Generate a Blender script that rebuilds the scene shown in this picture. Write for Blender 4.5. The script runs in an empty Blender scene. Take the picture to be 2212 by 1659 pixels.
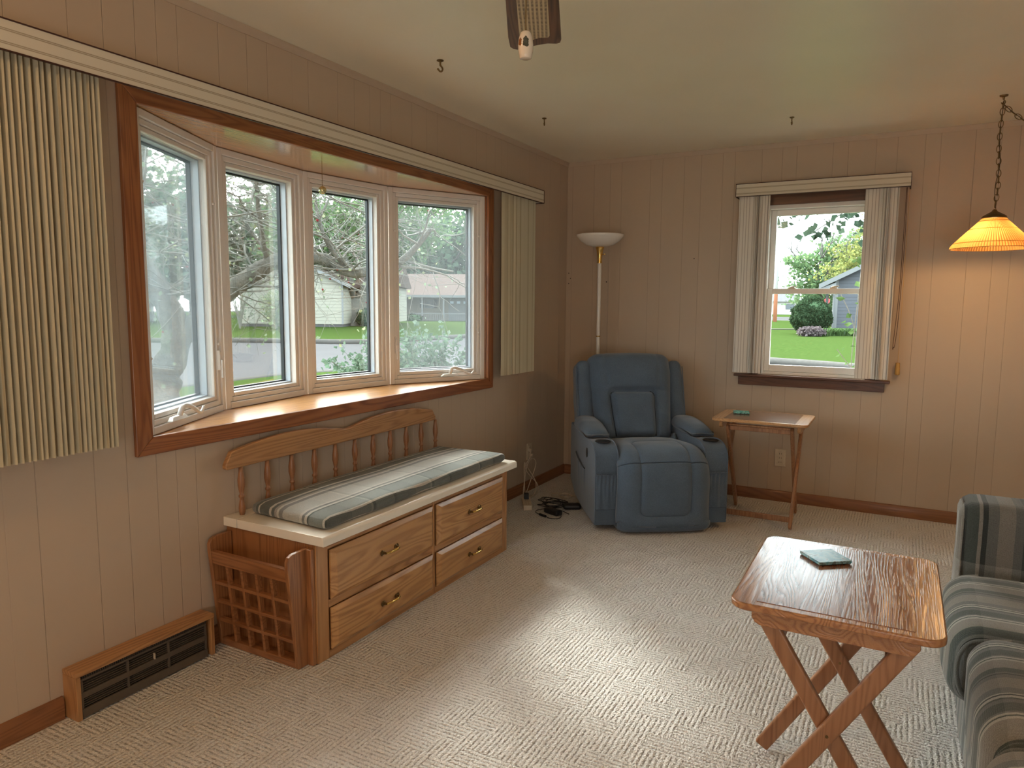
import bpy, bmesh, math, random
from mathutils import Vector, Matrix, noise as mnoise
PI = math.pi
sc = bpy.context.scene
C = sc.collection
# ------------------------------------------------------------------ camera
cam_d = bpy.data.cameras.new('camera'); cam = bpy.data.objects.new('camera', cam_d); C.objects.link(cam)
YAW, PITCH, ROLL, FPX = 0.499530, 0.112637, 0.0070440, 1541.70
fw = Vector((-math.sin(YAW)*math.cos(PITCH), math.cos(YAW)*math.cos(PITCH), -math.sin(PITCH)))
rt = Vector((math.cos(YAW), math.sin(YAW), 0)); up = rt.cross(fw)
r2 = rt*math.cos(ROLL) + up*math.sin(ROLL); u2 = -rt*math.sin(ROLL) + up*math.cos(ROLL)
m = Matrix.Identity(4)
for i in range(3):
    m[i][0], m[i][1], m[i][2] = r2[i], u2[i], -fw[i]
m[0][3], m[1][3], m[2][3] = 2.34527, -5.17971, 1.36282
cam.matrix_world = m
cam_d.sensor_fit = 'HORIZONTAL'; cam_d.sensor_width = 36; cam_d.lens = FPX/2212*36
cam_d.clip_start = .05; cam_d.clip_end = 600
sc.camera = cam
# ------------------------------------------------------------------ view, sky, sun
sc.view_settings.view_transform = 'Standard'; sc.view_settings.look = 'None'
sc.view_settings.gamma = 1; sc.view_settings.use_curve_mapping = False
sc.view_settings.exposure = 1.15
sc.cycles.use_denoising = True
sc.cycles.max_bounces = 10; sc.cycles.diffuse_bounces = 6; sc.cycles.transparent_max_bounces = 24
sc.cycles.sample_clamp_indirect = 6
SKY, GLOW = 4.0, 16.0
w = bpy.data.worlds.new('world'); sc.world = w; w.use_nodes = True
bg = w.node_tree.nodes['Background']; bg.inputs[1].default_value = 1
_nt = w.node_tree; _tc = _nt.nodes.new('ShaderNodeTexCoord')          # bright haze round the veiled sun
_dp = _nt.nodes.new('ShaderNodeVectorMath'); _dp.operation = 'DOT_PRODUCT'; _nt.links.new(_tc.outputs['Generated'], _dp.inputs[0]); _dp.inputs[1].default_value = Vector((-.9, .62, .88)).normalized()
_cr = _nt.nodes.new('ShaderNodeValToRGB'); _nt.links.new(_dp.outputs['Value'], _cr.inputs[0]); _cr.color_ramp.interpolation = 'EASE'
_cr.color_ramp.elements[0].position = .66; _cr.color_ramp.elements[0].color = (0, 0, 0, 1); _cr.color_ramp.elements[1].position = .97; _cr.color_ramp.elements[1].color = (1, 1, 1, 1)
_mx = _nt.nodes.new('ShaderNodeMix'); _mx.data_type = 'RGBA'; _nt.links.new(_cr.outputs[0], _mx.inputs[0])
_mx.inputs[6].default_value = (SKY*.86, SKY*.95, SKY, 1); _mx.inputs[7].default_value = (GLOW, GLOW*.98, GLOW*.95, 1); _nt.links.new(_mx.outputs[2], bg.inputs[0])
def lamp(name, kind, energy, color, loc=(0, 0, 0), direction=None, **kw):
    l = bpy.data.lights.new(name, kind); l.energy = energy; l.color = color
    for k, v in kw.items(): setattr(l, k, v)
    o = bpy.data.objects.new(name, l); o.location = loc; C.objects.link(o)
    if direction: o.rotation_euler = Vector(direction).to_track_quat('-Z', 'Y').to_euler()
    return o
lamp('hazy_sun', 'SUN', 3.2, (1, .96, .9), (-6, 5, 8), (.9, -.7, -.88), angle=math.radians(7))
lamp('warm_lamp_light', 'POINT', 10, (1, .58, .26), (.75, -5.45, 2.28), shadow_soft_size=.10)
# added fill light behind the camera, brightening the ceiling and walls
lamp('rear_fill_light', 'AREA', 30, (1, .97, .93), (3.3, -7.12, 1.15), (0, 1, .62), shape='RECTANGLE', size=2.1, size_y=1.9)
# ------------------------------------------------------------------ node helpers
def nd(nt, typ, ins=None, **props):
    n = nt.nodes.new(typ)
    for k, v in props.items(): setattr(n, k, v)
    for k, v in (ins or {}).items():
        s = n.inputs[k]
        if isinstance(v, bpy.types.NodeSocket): nt.links.new(v, s)
        else: s.default_value = v
    return n
def mth(nt, op, a, b=0.0, c=0.0):
    n = nd(nt, 'ShaderNodeMath', {0: a, 1: b, 2: c}, operation=op); return n.outputs[0]
def ramp(nt, fac, stops, interp='LINEAR'):
    n = nd(nt, 'ShaderNodeValToRGB', {0: fac}); cr = n.color_ramp; cr.interpolation = interp
    while len(cr.elements) < len(stops): cr.elements.new(0.5)
    for e, (p, c) in zip(cr.elements, stops):
        e.position = p; e.color = (c[0], c[1], c[2], 1) if isinstance(c, tuple) else (c, c, c, 1)
    return n.outputs[0]
def mix(nt, fac, a, b, mode='MIX'):
    n = nt.nodes.new('ShaderNodeMix'); n.data_type = 'RGBA'; n.blend_type = mode
    for s, v in ((n.inputs[0], fac), (n.inputs[6], a), (n.inputs[7], b)):
        if isinstance(v, bpy.types.NodeSocket): nt.links.new(v, s)
        else: s.default_value = (v[0], v[1], v[2], 1) if isinstance(v, tuple) else v
    return n.outputs[2]
def coords(nt, scale=(1, 1, 1), rot=(0, 0, 0), which='Object'):
    t = nd(nt, 'ShaderNodeTexCoord')
    mp = nd(nt, 'ShaderNodeMapping', {'Vector': t.outputs[which]})
    mp.inputs['Scale'].default_value = scale; mp.inputs['Rotation'].default_value = rot
    return mp.outputs[0]
def noise(nt, vec, scale=5, detail=2, rough=.5, dist=0):
    return nd(nt, 'ShaderNodeTexNoise', {'Vector': vec, 'Scale': scale, 'Detail': detail, 'Roughness': rough, 'Distortion': dist}).outputs[0]
def new_mat(name, color=(.5, .5, .5), rough=.5, metal=0, spec=.5, **kw):
    m = bpy.data.materials.new(name); m.use_nodes = True; nt = m.node_tree
    b = nt.nodes['Principled BSDF']
    b.inputs['Base Color'].default_value = (*color, 1); b.inputs['Roughness'].default_value = rough
    b.inputs['Metallic'].default_value = metal; b.inputs['Specular IOR Level'].default_value = spec
    for k, v in kw.items(): b.inputs[k].default_value = v
    return m, nt, b
def bump(nt, b, h, strength=.3, dist=.01):
    n = nd(nt, 'ShaderNodeBump', {'Strength': strength, 'Distance': dist, 'Height': h}); nt.links.new(n.outputs[0], b.inputs['Normal'])
def plain(name, color, rough=.5, metal=0, var=.06, sc_=30, bmp=.05, **kw):
    m, nt, b = new_mat(name, color, rough, metal, **kw)
    n = noise(nt, coords(nt), sc_, 3)
    lo = tuple(c*(1-var) for c in color); hi = tuple(min(1, c*(1+var)) for c in color)
    nt.links.new(ramp(nt, n, [(.3, lo), (.7, hi)]), b.inputs['Base Color'])
    if bmp: bump(nt, b, n, bmp, .003)
    return m
def wood(name, light, dark, axis='y', rough=.32, rings=34, seed=0.0, coat=.25, cross=9.0, along=.6, pores=.35, relief=.16):
    m, nt, b = new_mat(name, light, rough)
    b.inputs['Coat Weight'].default_value = coat; b.inputs['Coat Roughness'].default_value = .18
    t = nd(nt, 'ShaderNodeTexCoord')
    off = nd(nt, 'ShaderNodeVectorMath', {0: t.outputs['Object'], 1: (seed*3.1, seed*1.7, seed*2.3)}, operation='ADD').outputs[0]
    def sc3(a, c): return {'x': (a, c, c), 'y': (c, a, c), 'z': (c, c, a)}[axis]
    v1 = nd(nt, 'ShaderNodeMapping', {'Vector': off}); v1.inputs['Scale'].default_value = sc3(along, cross)
    n1 = noise(nt, v1.outputs[0], 1.0, 2.2, .42, .3)
    s = mth(nt, 'SINE', mth(nt, 'MULTIPLY', n1, rings*3.4))
    v2 = nd(nt, 'ShaderNodeMapping', {'Vector': off}); v2.inputs['Scale'].default_value = sc3(9, 320)
    n2 = noise(nt, v2.outputs[0], 1.0, 2, .6)
    v3 = nd(nt, 'ShaderNodeMapping', {'Vector': off}); v3.inputs['Scale'].default_value = sc3(.8, 4)
    n3 = noise(nt, v3.outputs[0], 1.0, 1)
    f = mth(nt, 'MULTIPLY_ADD', s, .5, .5); f = mth(nt, 'POWER', f, 1.8)
    c = mix(nt, mth(nt, 'MULTIPLY', f, .85), light, dark)
    po = ramp(nt, n2, [(.36, 1.0), (.50, 0.0)])
    c = mix(nt, mth(nt, 'MULTIPLY', mth(nt, 'MULTIPLY', po, mth(nt, 'MULTIPLY_ADD', f, .7, .3)), pores), c, tuple(x*.45 for x in dark))
    c = mix(nt, ramp(nt, n3, [(.35, 0.0), (.7, .5)]), c, tuple(x*.8 for x in light), 'MIX')
    nt.links.new(c, b.inputs['Base Color'])
    bump(nt, b, mth(nt, 'SUBTRACT', mth(nt, 'MULTIPLY', f, -.6), mth(nt, 'MULTIPLY', po, .5)), relief, .0015)
    return m
OAK_L, OAK_D = (.50, .26, .105), (.29, .125, .042)
def grooved(name, color, axis, lines, period, origin, hline=None):
    m, nt, b = new_mat(name, color, .55, spec=.3)
    t = nd(nt, 'ShaderNodeTexCoord'); sp = nd(nt, 'ShaderNodeSeparateXYZ', {0: t.outputs['Object']})
    a = sp.outputs[{'x': 0, 'y': 1}[axis]]
    u = mth(nt, 'MODULO', mth(nt, 'ADD', mth(nt, 'SUBTRACT', a, origin), period*20), period)
    best = None
    for L in lines:
        d = mth(nt, 'ABSOLUTE', mth(nt, 'SUBTRACT', u, L))
        best = d if best is None else mth(nt, 'MINIMUM', best, d)
    g = ramp(nt, mth(nt, 'MULTIPLY', best, 100), [(0.0, 1.0), (.08, .8), (.20, 0.0)])
    n = noise(nt, coords(nt, (1, 1, .25)), 2.2, 3); n2 = noise(nt, coords(nt), 160, 2)
    base = mix(nt, ramp(nt, n, [(.35, 0.0), (.7, .6)]), color, tuple(c*.92 for c in color))
    nt.links.new(mix(nt, mth(nt, 'MULTIPLY', g, .30), base, tuple(c*.35 for c in color)), b.inputs['Base Color'])
    bump(nt, b, mth(nt, 'ADD', mth(nt, 'MULTIPLY', g, -1.0), mth(nt, 'MULTIPLY', n2, .03)), .5, .003)
    return m
WALLC = (.52, .415, .315)
M = {}
M['wall_l'] = grooved('painted_panelling_long_wall', WALLC, 'y', [.0, .096, .281, .395, .507, .588, .671, .847, .982, 1.085], 1.22, -4.076)
M['wall_b'] = grooved('painted_panelling_end_wall', WALLC, 'x', [.03, .18, .262, .44, .57, .66, .88, .97, 1.13], 1.22, 1.0)
M['wall'] = plain('painted_wall', WALLC, .6, var=.02)
def ceiling_mat():
    m, nt, b = new_mat('ceiling_paint', (.86, .79, .64), .38, spec=.35)
    n = noise(nt, coords(nt), 1.4, 2); n2 = noise(nt, coords(nt), 90, 2)
    nt.links.new(ramp(nt, n, [(.3, (.84, .77, .62)), (.7, (.89, .83, .68))]), b.inputs['Base Color']); bump(nt, b, n2, .04, .002)
    return m
M['ceil'] = ceiling_mat()
def carpet_mat():
    m, nt, b = new_mat('sculpted_loop_carpet', (.6, .53, .46), .95, spec=.1)
    t = nd(nt, 'ShaderNodeTexCoord'); wob = nd(nt, 'ShaderNodeTexNoise', {'Vector': t.outputs['Object'], 'Scale': 22.0, 'Detail': 1.0})
    wv = nd(nt, 'ShaderNodeVectorMath', {0: wob.outputs[1], 1: (.5, .5, .5)}, operation='SUBTRACT').outputs[0]
    wv = nd(nt, 'ShaderNodeVectorMath', {0: wv, 3: .006}, operation='SCALE').outputs[0]
    v = nd(nt, 'ShaderNodeVectorMath', {0: t.outputs['Object'], 1: wv}, operation='ADD').outputs[0]
    s = nd(nt, 'ShaderNodeSeparateXYZ', {0: v}); x, y = s.outputs[0], s.outputs[1]
    cell = .088
    row = mth(nt, 'FLOOR', mth(nt, 'DIVIDE', y, cell))
    xs = mth(nt, 'ADD', x, mth(nt, 'MULTIPLY', row, cell*.38))
    col = mth(nt, 'FLOOR', mth(nt, 'DIVIDE', xs, cell*1.15))
    cv = nd(nt, 'ShaderNodeCombineXYZ', {0: col, 1: row}).outputs[0]
    wn = nd(nt, 'ShaderNodeTexWhiteNoise', {'Vector': cv}, noise_dimensions='2D').outputs[0]
    par = mth(nt, 'MODULO', mth(nt, 'ADD', mth(nt, 'ADD', col, row), 400), 2.0)
    flip = mth(nt, 'GREATER_THAN', wn, .82)
    ori = mth(nt, 'ABSOLUTE', mth(nt, 'SUBTRACT', par, flip))
    mixc = nd(nt, 'ShaderNodeMix', {0: ori, 2: x, 3: y}); mixc.data_type = 'FLOAT'
    st = mth(nt, 'SINE', mth(nt, 'MULTIPLY', mixc.outputs[0], 2*PI/.0165))
    st = mth(nt, 'POWER', mth(nt, 'MULTIPLY_ADD', st, .5, .5), .55)
    loops = nd(nt, 'ShaderNodeTexVoronoi', {'Vector': v, 'Scale': 165.0}).outputs['Distance']
    lp = mth(nt, 'SUBTRACT', 1.0, loops)
    h = mth(nt, 'ADD', mth(nt, 'MULTIPLY', st, .6), mth(nt, 'MULTIPLY', lp, .75))
    big = noise(nt, coords(nt), 1.1, 3)
    c = ramp(nt, h, [(.22, (.34, .31, .28)), (.55, (.68, .65, .61)), (1.0, (.80, .77, .73))])  # shade between the loops and grooves painted into the carpet colour
    c = mix(nt, ramp(nt, big, [(.35, 0.0), (.75, .3)]), c, (.63, .58, .52))
    nt.links.new(c, b.inputs['Base Color']); b.inputs['Sheen Weight'].default_value = .25
    bump(nt, b, h, .9, .009)
    return m
M['carpet'] = carpet_mat()
M['oak_x'] = wood('oak_grain_x', OAK_L, OAK_D, 'x'); M['oak_y'] = wood('oak_grain_y', OAK_L, OAK_D, 'y', seed=1.3)
M['oak_z'] = wood('oak_grain_z', OAK_L, OAK_D, 'z', seed=2.1)
M['oak_y2'] = wood('oak_grain_y_drawers', (.58, .32, .13), (.36, .165, .058), 'y', seed=4.3, cross=7.5, along=.75)
RED_L, RED_D = (.36, .135, .046), (.20, .062, .021)
M['red_y'] = wood('casing_oak_y', RED_L, RED_D, 'y', seed=.7); M['red_z'] = wood('casing_oak_z', RED_L, RED_D, 'z', seed=3.7)
M['rack_x'] = wood('rack_oak_x', (.36, .155, .060), (.21, .080, .028), 'x', seed=15.5)
M['rack_z'] = wood('rack_oak_z', (.37, .165, .064), (.21, .080, .028), 'z', seed=16.5)
M['seat_board'] = wood('bay_board_oak', (.60, .30, .095), (.44, .19, .052), 'y', .30, seed=5.1, coat=.4, along=.5)
M['base_x'] = wood('baseboard_x', (.29, .12, .045), (.2, .075, .027), 'x', .45, seed=6); M['base_y'] = wood('baseboard_y', (.29, .12, .045), (.2, .075, .027), 'y', .45, seed=6.5)
M['dark_x'] = wood('dark_stain_x', (.13, .05, .026), (.07, .026, .014), 'x', .35, seed=7)
M['dark_z'] = wood('dark_stain_z', (.13, .05, .026), (.07, .026, .014), 'z', .35, seed=7.4)
M['tray_y'] = wood('tray_oak_y', (.45, .205, .082), (.25, .100, .038), 'y', .26, seed=8.2, coat=.7, along=.7, cross=8, rings=44, relief=.5)
M['tray_x'] = wood('tray_oak_x', (.44, .20, .080), (.25, .095, .036), 'x', .26, seed=9.2, coat=.7, cross=6, rings=40)
M['tray_z'] = wood('tray_oak_z', (.37, .175, .080), (.24, .105, .045), 'z', .4, seed=9.9, cross=10)
M['tray_p'] = wood('tray_panel_oak', (.31, .125, .058), (.17, .062, .028), 'y', .24, seed=14.2, coat=.7, cross=9, rings=60, relief=.3, along=.7)
M['tray_inset'] = wood('tray_inset_walnut', (.25, .115, .055), (.15, .062, .030), 'x', .25, seed=10.4, coat=.6, cross=6)
M['tray_pale'] = wood('tray_pale_oak', (.60, .34, .15), (.48, .24, .095), 'x', .35, seed=11.1, coat=.4)
M['vinyl'] = plain('white_window_vinyl', (.76, .72, .67), .45, var=.005, bmp=0)
M['vinyl_out'] = plain('grey_blue_vinyl_reveal', (.52, .58, .64), .4, var=.02, bmp=0)
M['gasket'] = plain('black_gasket', (.015, .018, .02), .5)
M['laminate'] = plain('cream_laminate', (.84, .79, .69), .20, var=.015, bmp=.01)
M['white_metal'] = plain('white_enamel', (.78, .77, .74), .3, var=.02, bmp=0)
M['brass'] = plain('polished_brass', (.80, .55, .18), .18, 1, var=.1, bmp=0)
M['old_brass'] = plain('antique_brass', (.22, .15, .07), .38, 1, var=.2)
M['black'] = plain('black_plastic', (.012, .012, .014), .4, bmp=0)
M['cream_plastic'] = plain('cream_plastic', (.62, .53, .40), .4, bmp=0)
M['slot'] = plain('dark_slot', (.02, .016, .012), .7, bmp=0)
M['heater'] = plain('brown_grey_heater_metal', (.13, .105, .08), .45, .3)
M['heater_in'] = plain('heater_dark_interior', (.012, .014, .018), .6)
M['cord_w'] = plain('cream_cord_rubber', (.55, .47, .37), .5, bmp=0)
M['frost'] = plain('frosted_white_glass', (.92, .90, .86), .22, var=.01, bmp=0)
M['ceramic'] = plain('ivory_porcelain', (.66, .56, .43), .12, var=.03, bmp=0)
M['olive'] = plain('painted_motif_green', (.05, .05, .03), .2, bmp=0); M['rust'] = plain('painted_motif_brown', (.22, .08, .02), .2, bmp=0)
def glass_mat(name, tint=(.94, .97, .96), gl=.55):
    m = bpy.data.materials.new(name); m.use_nodes = True; nt = m.node_tree; nt.nodes.remove(nt.nodes['Principled BSDF'])
    tr = nd(nt, 'ShaderNodeBsdfTransparent', {0: (*tint, 1)}); g = nd(nt, 'ShaderNodeBsdfGlossy', {0: (1, 1, 1, 1), 1: .02})
    fr = nd(nt, 'ShaderNodeFresnel', {0: 1.45})
    mx = nd(nt, 'ShaderNodeMixShader', {0: mth(nt, 'MULTIPLY', fr.outputs[0], gl), 1: tr.outputs[0], 2: g.outputs[0]})
    nt.links.new(mx.outputs[0], nt.nodes['Material Output'].inputs[0]); return m
M['glass'] = glass_mat('window_glass')
def screen_mat():
    m = bpy.data.materials.new('insect_screen_mesh'); m.use_nodes = True; nt = m.node_tree; nt.nodes.remove(nt.nodes['Principled BSDF'])
    tr = nd(nt, 'ShaderNodeBsdfTransparent', {0: (1, 1, 1, 1)}); g = nd(nt, 'ShaderNodeBsdfTranslucent', {0: (.30, .33, .36, 1)})
    d = nd(nt, 'ShaderNodeBsdfDiffuse', {0: (.28, .31, .34, 1)}); a = nd(nt, 'ShaderNodeMixShader', {0: .5, 1: g.outputs[0], 2: d.outputs[0]})
    mx = nd(nt, 'ShaderNodeMixShader', {0: .16, 1: tr.outputs[0], 2: a.outputs[0]})
    nt.links.new(mx.outputs[0], nt.nodes['Material Output'].inputs[0]); return m
M['screen'] = screen_mat()
def leaf_mat(name, c1, c2, c3=None, tl=.4):
    m = bpy.data.materials.new(name); m.use_nodes = True; nt = m.node_tree; nt.nodes.remove(nt.nodes['Principled BSDF'])
    g = nd(nt, 'ShaderNodeNewGeometry'); r = g.outputs['Random Per Island']
    st = [(0.0, c1), (.55, c2), (1.0, c3 or c2)]
    col = ramp(nt, r, st)
    d = nd(nt, 'ShaderNodeBsdfDiffuse', {0: col}); t = nd(nt, 'ShaderNodeBsdfTranslucent', {0: col})
    mx = nd(nt, 'ShaderNodeMixShader', {0: tl, 1: d.outputs[0], 2: t.outputs[0]})
    nt.links.new(mx.outputs[0], nt.nodes['Material Output'].inputs[0]); return m
def blind_mat(name, axis, lines, period, base=(.60, .54, .41), ln=(.36, .30, .21), tl=.0, origin=0.0, lw=.0016):
    m, nt, b = new_mat(name, base, .6, spec=.2)
    t = nd(nt, 'ShaderNodeTexCoord'); sp = nd(nt, 'ShaderNodeSeparateXYZ', {0: t.outputs['Object']})
    u = mth(nt, 'MODULO', mth(nt, 'ADD', mth(nt, 'SUBTRACT', sp.outputs[axis], origin), period*40), period)
    best = None
    for L in lines:
        d = mth(nt, 'ABSOLUTE', mth(nt, 'SUBTRACT', u, L)); best = d if best is None else mth(nt, 'MINIMUM', best, d)
    g = mth(nt, 'LESS_THAN', best, lw)
    nt.links.new(mix(nt, mth(nt, 'MULTIPLY', g, .8), base, ln), b.inputs['Base Color'])
    n2 = noise(nt, coords(nt), 400, 2); bump(nt, b, mth(nt, 'SUBTRACT', mth(nt, 'MULTIPLY', n2, .2), g), .3, .001)
    return m
def fabric(name, color, var=.18, scale=260, rough=.9):
    m, nt, b = new_mat(name, color, rough, spec=.15); b.inputs['Sheen Weight'].default_value = .3
    n = noise(nt, coords(nt), scale, 3, .7); n2 = noise(nt, coords(nt), 9, 2)
    f = mth(nt, 'ADD', mth(nt, 'MULTIPLY', n, .8), mth(nt, 'MULTIPLY', n2, .2))
    nt.links.new(ramp(nt, f, [(.35, tuple(c*(1-var) for c in color)), (.65, tuple(c*(1+var) for c in color))]), b.inputs['Base Color'])
    bump(nt, b, n, .25, .002); return m
def plaid(name, axA, stopsA, perA, axB, stopsB, perB, wB=.35, oA=0.0, oB=0.0, rib=.0045):
    m, nt, b = new_mat(name, (.3, .3, .3), .95, spec=.1); b.inputs['Sheen Weight'].default_value = .25
    t = nd(nt, 'ShaderNodeTexCoord')
    wob = nd(nt, 'ShaderNodeTexNoise', {'Vector': t.outputs['Object'], 'Scale': 6.0}); wv = nd(nt, 'ShaderNodeVectorMath', {0: wob.outputs[1], 3: .006}, operation='SCALE').outputs[0]
    v = nd(nt, 'ShaderNodeVectorMath', {0: t.outputs['Object'], 1: wv}, operation='ADD').outputs[0]
    sp = nd(nt, 'ShaderNodeSeparateXYZ', {0: v})
    def band(ax, st, per, o):
        return ramp(nt, mth(nt, 'FRACT', mth(nt, 'ADD', mth(nt, 'DIVIDE', mth(nt, 'ADD', sp.outputs[ax], o), per), 50.0)), st, 'CONSTANT')
    a = band(axA, stopsA, perA, oA); bb = band(axB, stopsB, perB, oB)
    c = mix(nt, wB, a, bb)
    n = noise(nt, coords(nt), 500, 2, .7)
    thr = mth(nt, 'MULTIPLY_ADD', mth(nt, 'SINE', mth(nt, 'MULTIPLY', sp.outputs[axA], 2*PI/rib)), .5, .5)
    thr2 = mth(nt, 'MULTIPLY_ADD', mth(nt, 'SINE', mth(nt, 'MULTIPLY', sp.outputs[axB], 2*PI/(rib*.8))), .5, .5)
    c = mix(nt, .5, c, ramp(nt, n, [(.35, .35), (.62, 1.0)]), 'MULTIPLY')
    nt.links.new(c, b.inputs['Base Color'])
    bump(nt, b, mth(nt, 'ADD', mth(nt, 'MULTIPLY', mth(nt, 'MULTIPLY', thr, thr2), .8), mth(nt, 'MULTIPLY', n, .6)), .5, .002)
    return m
GRN, CRM, TAU, GRY, BLK = (.088, .108, .098), (.64, .61, .54), (.37, .34, .295), (.22, .225, .213), (.045, .052, .050)
SA = [(0, TAU), (.16, CRM), (.19, GRN), (.21, CRM), (.235, GRY), (.26, GRN), (.38, GRY), (.43, GRN), (.455, CRM), (.49, BLK), (.51, CRM), (.53, GRY), (.62, TAU), (.80, GRY), (.86, BLK), (.88, GRY), (.91, GRN)]
SB = [(0, GRY), (.3, TAU), (.5, GRN), (.62, GRY), (.66, CRM), (.70, GRN)]
M['sofa_seat'] = plaid('plaid_seat_fabric', 1, SA, .29, 0, SB, .45, .32)
M['sofa_arm'] = plaid('plaid_arm_fabric', 0, [(0, GRN), (.08, BLK), (.16, CRM), (.18, GRY), (.24, CRM), (.27, TAU), (.33, BLK), (.36, GRN), (.50, TAU), (.54, BLK), (.60, GRY), (.72, TAU), (.9, GRY)], .26, 2, [(0, GRY), (.25, BLK), (.8, GRN)], .42, .42, oA=-2.56, oB=0.05)
M['sofa_base'] = plaid('plaid_skirt_fabric', 1, SA, .29, 2, SB, .45, .3)
M['bench_fab'] = plaid('plaid_bench_cushion', 0, [(0, GRN), (.10, CRM), (.13, GRN), (.17, TAU), (.20, CRM), (.23, GRY), (.28, (.52, .51, .46)), (.50, CRM), (.53, GRY), (.56, CRM), (.59, GRN), (.61, (.24, .27, .25)), (.78, CRM), (.80, GRN), (.83, CRM), (.85, GRY), (.92, GRN), (.95, CRM), (.97, GRN)], .435, 1, [(0, GRY), (.28, (.36, .36, .33)), (.55, CRM), (.58, GRN), (.62, (.33, .34, .32)), (.9, GRN), (.94, GRY)], .42, .24, oA=-.072)
M['chair'] = fabric('slate_blue_linen', (.100, .143, .205))
M['chair_seam'] = fabric('dark_navy_seam', (.018, .024, .032))
# ------------------------------------------------------------------ mesh helpers
OFF = {}
def lk(name, bm, mat, parent=None, smooth=False, bev=0, seg=2, sub=0, angle=40, local=False, recalc=True):
    me = bpy.data.meshes.new(name)
    if recalc: bmesh.ops.recalc_face_normals(bm, faces=bm.faces)
    o = bpy.data.objects.new(name, me); C.objects.link(o)
    if parent is not None:
        o.parent = parent; off = OFF.get(parent.name, Vector((0, 0, 0))); OFF[o.name] = off
        if not local: bmesh.ops.translate(bm, vec=-off, verts=bm.verts)
    bm.to_mesh(me); bm.free()
    for mm in (mat if isinstance(mat, (list, tuple)) else [mat]): me.materials.append(mm)
    if smooth:
        for p in me.polygons: p.use_smooth = True
    if bev:
        b = o.modifiers.new('bevel', 'BEVEL'); b.width = bev; b.segments = seg; b.limit_method = 'ANGLE'; b.angle_limit = math.radians(angle); b.harden_normals = True
        for p in me.polygons: p.use_smooth = True
        if not smooth: me.set_sharp_from_angle(angle=math.radians(35))
    elif smooth and smooth != 'all': me.set_sharp_from_angle(angle=math.radians(50))
    if sub:
        s = o.modifiers.new('sub', 'SUBSURF'); s.levels = sub; s.render_levels = sub
    return o
def base_at(o, loc):
    """move the origin of a top-level mesh to loc without moving its shape"""
    o.data.transform(Matrix.Translation(-Vector(loc))); o.location = loc; return o
def tag(o, label, cat, group=None, kind=None):
    o['label'] = label; o['category'] = cat
    if group: o['group'] = group
    if kind: o['kind'] = kind
    return o
def thing(name, label, cat, loc=(0, 0, 0), rz=0, group=None, kind=None):
    o = bpy.data.objects.new(name, None); C.objects.link(o); o.location = loc; o.rotation_euler = (0, 0, rz)
    o.empty_display_size = .1
    OFF[o.name] = Vector(loc) if rz == 0 else Vector((0, 0, 0))
    return tag(o, label, cat, group, kind)
def struct(o, label=None, cat=None):
    o['kind'] = 'structure'
    if label: o['label'] = label
    if cat: o['category'] = cat
    return o
def tree_copy(o, parent=None, mats=None):
    c = o.copy(); C.objects.link(c); c.parent = parent
    for ch in [x for x in bpy.data.objects if x.parent == o]: tree_copy(ch, c)
    return c
def B(): return bmesh.new()
def box(bm, x0, x1, y0, y1, z0, z1):
    v = [bm.verts.new((x, y, z)) for x in (x0, x1) for y in (y0, y1) for z in (z0, z1)]
    for f in ((0, 1, 3, 2), (4, 6, 7, 5), (0, 4, 5, 1), (2, 3, 7, 6), (0, 2, 6, 4), (1, 5, 7, 3)): bm.faces.new([v[i] for i in f])
    return v
def hexa(bm, bot, top):
    """box from 4 bottom and 4 top points"""
    a = [bm.verts.new(p) for p in bot]; b = [bm.verts.new(p) for p in top]; n = len(a)
    bm.faces.new(a[::-1]); bm.faces.new(b)
    for i in range(n): bm.faces.new((a[i], a[(i+1) % n], b[(i+1) % n], b[i]))
def prism(bm, poly, axis, a0, a1):
    def P(p, a):
        return {'x': (a, p[0], p[1]), 'y': (p[0], a, p[1]), 'z': (p[0], p[1], a)}[axis]
    hexa(bm, [P(p, a0) for p in poly], [P(p, a1) for p in poly])
def bar(bm, p0, p1, w, h, upv=(0, 0, 1)):
    p0, p1 = Vector(p0), Vector(p1); d = (p1-p0).normalized(); s = d.cross(Vector(upv)).normalized(); u = s.cross(d)
    q = lambda p: [p+s*a*w/2+u*b*h/2 for a, b in ((-1, -1), (1, -1), (1, 1), (-1, 1))]
    hexa(bm, q(p0), q(p1))
def tube(bm, pts, r, n=8, closed=False):
    pts = [Vector(p) for p in pts]; N = len(pts); rings = []; ref = None
    for i, p in enumerate(pts):
        if closed: d = pts[(i+1) % N]-pts[i-1]
        else: d = pts[min(i+1, N-1)]-pts[max(i-1, 0)]
        if d.length < 1e-9: d = Vector((0, 0, 1))
        d.normalize()
        if ref is None: ref = Vector((0, 0, 1)) if abs(d.z) < .9 else Vector((1, 0, 0))
        s = d.cross(ref)
        if s.length < 1e-4: s = d.cross(Vector((1, .3, 0)))
        s.normalize(); u = s.cross(d); ref = u
        rr = r[i] if isinstance(r, (list, tuple)) else r
        rings.append([bm.verts.new(p+s*math.cos(2*PI*k/n)*rr+u*math.sin(2*PI*k/n)*rr) for k in range(n)])
    for i in range(N if closed else N-1):
        a, b = rings[i], rings[(i+1) % N]
        for k in range(n): bm.faces.new((a[k], a[(k+1) % n], b[(k+1) % n], b[k]))
    if not closed: bm.faces.new(rings[0][::-1]); bm.faces.new(rings[-1])
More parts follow.
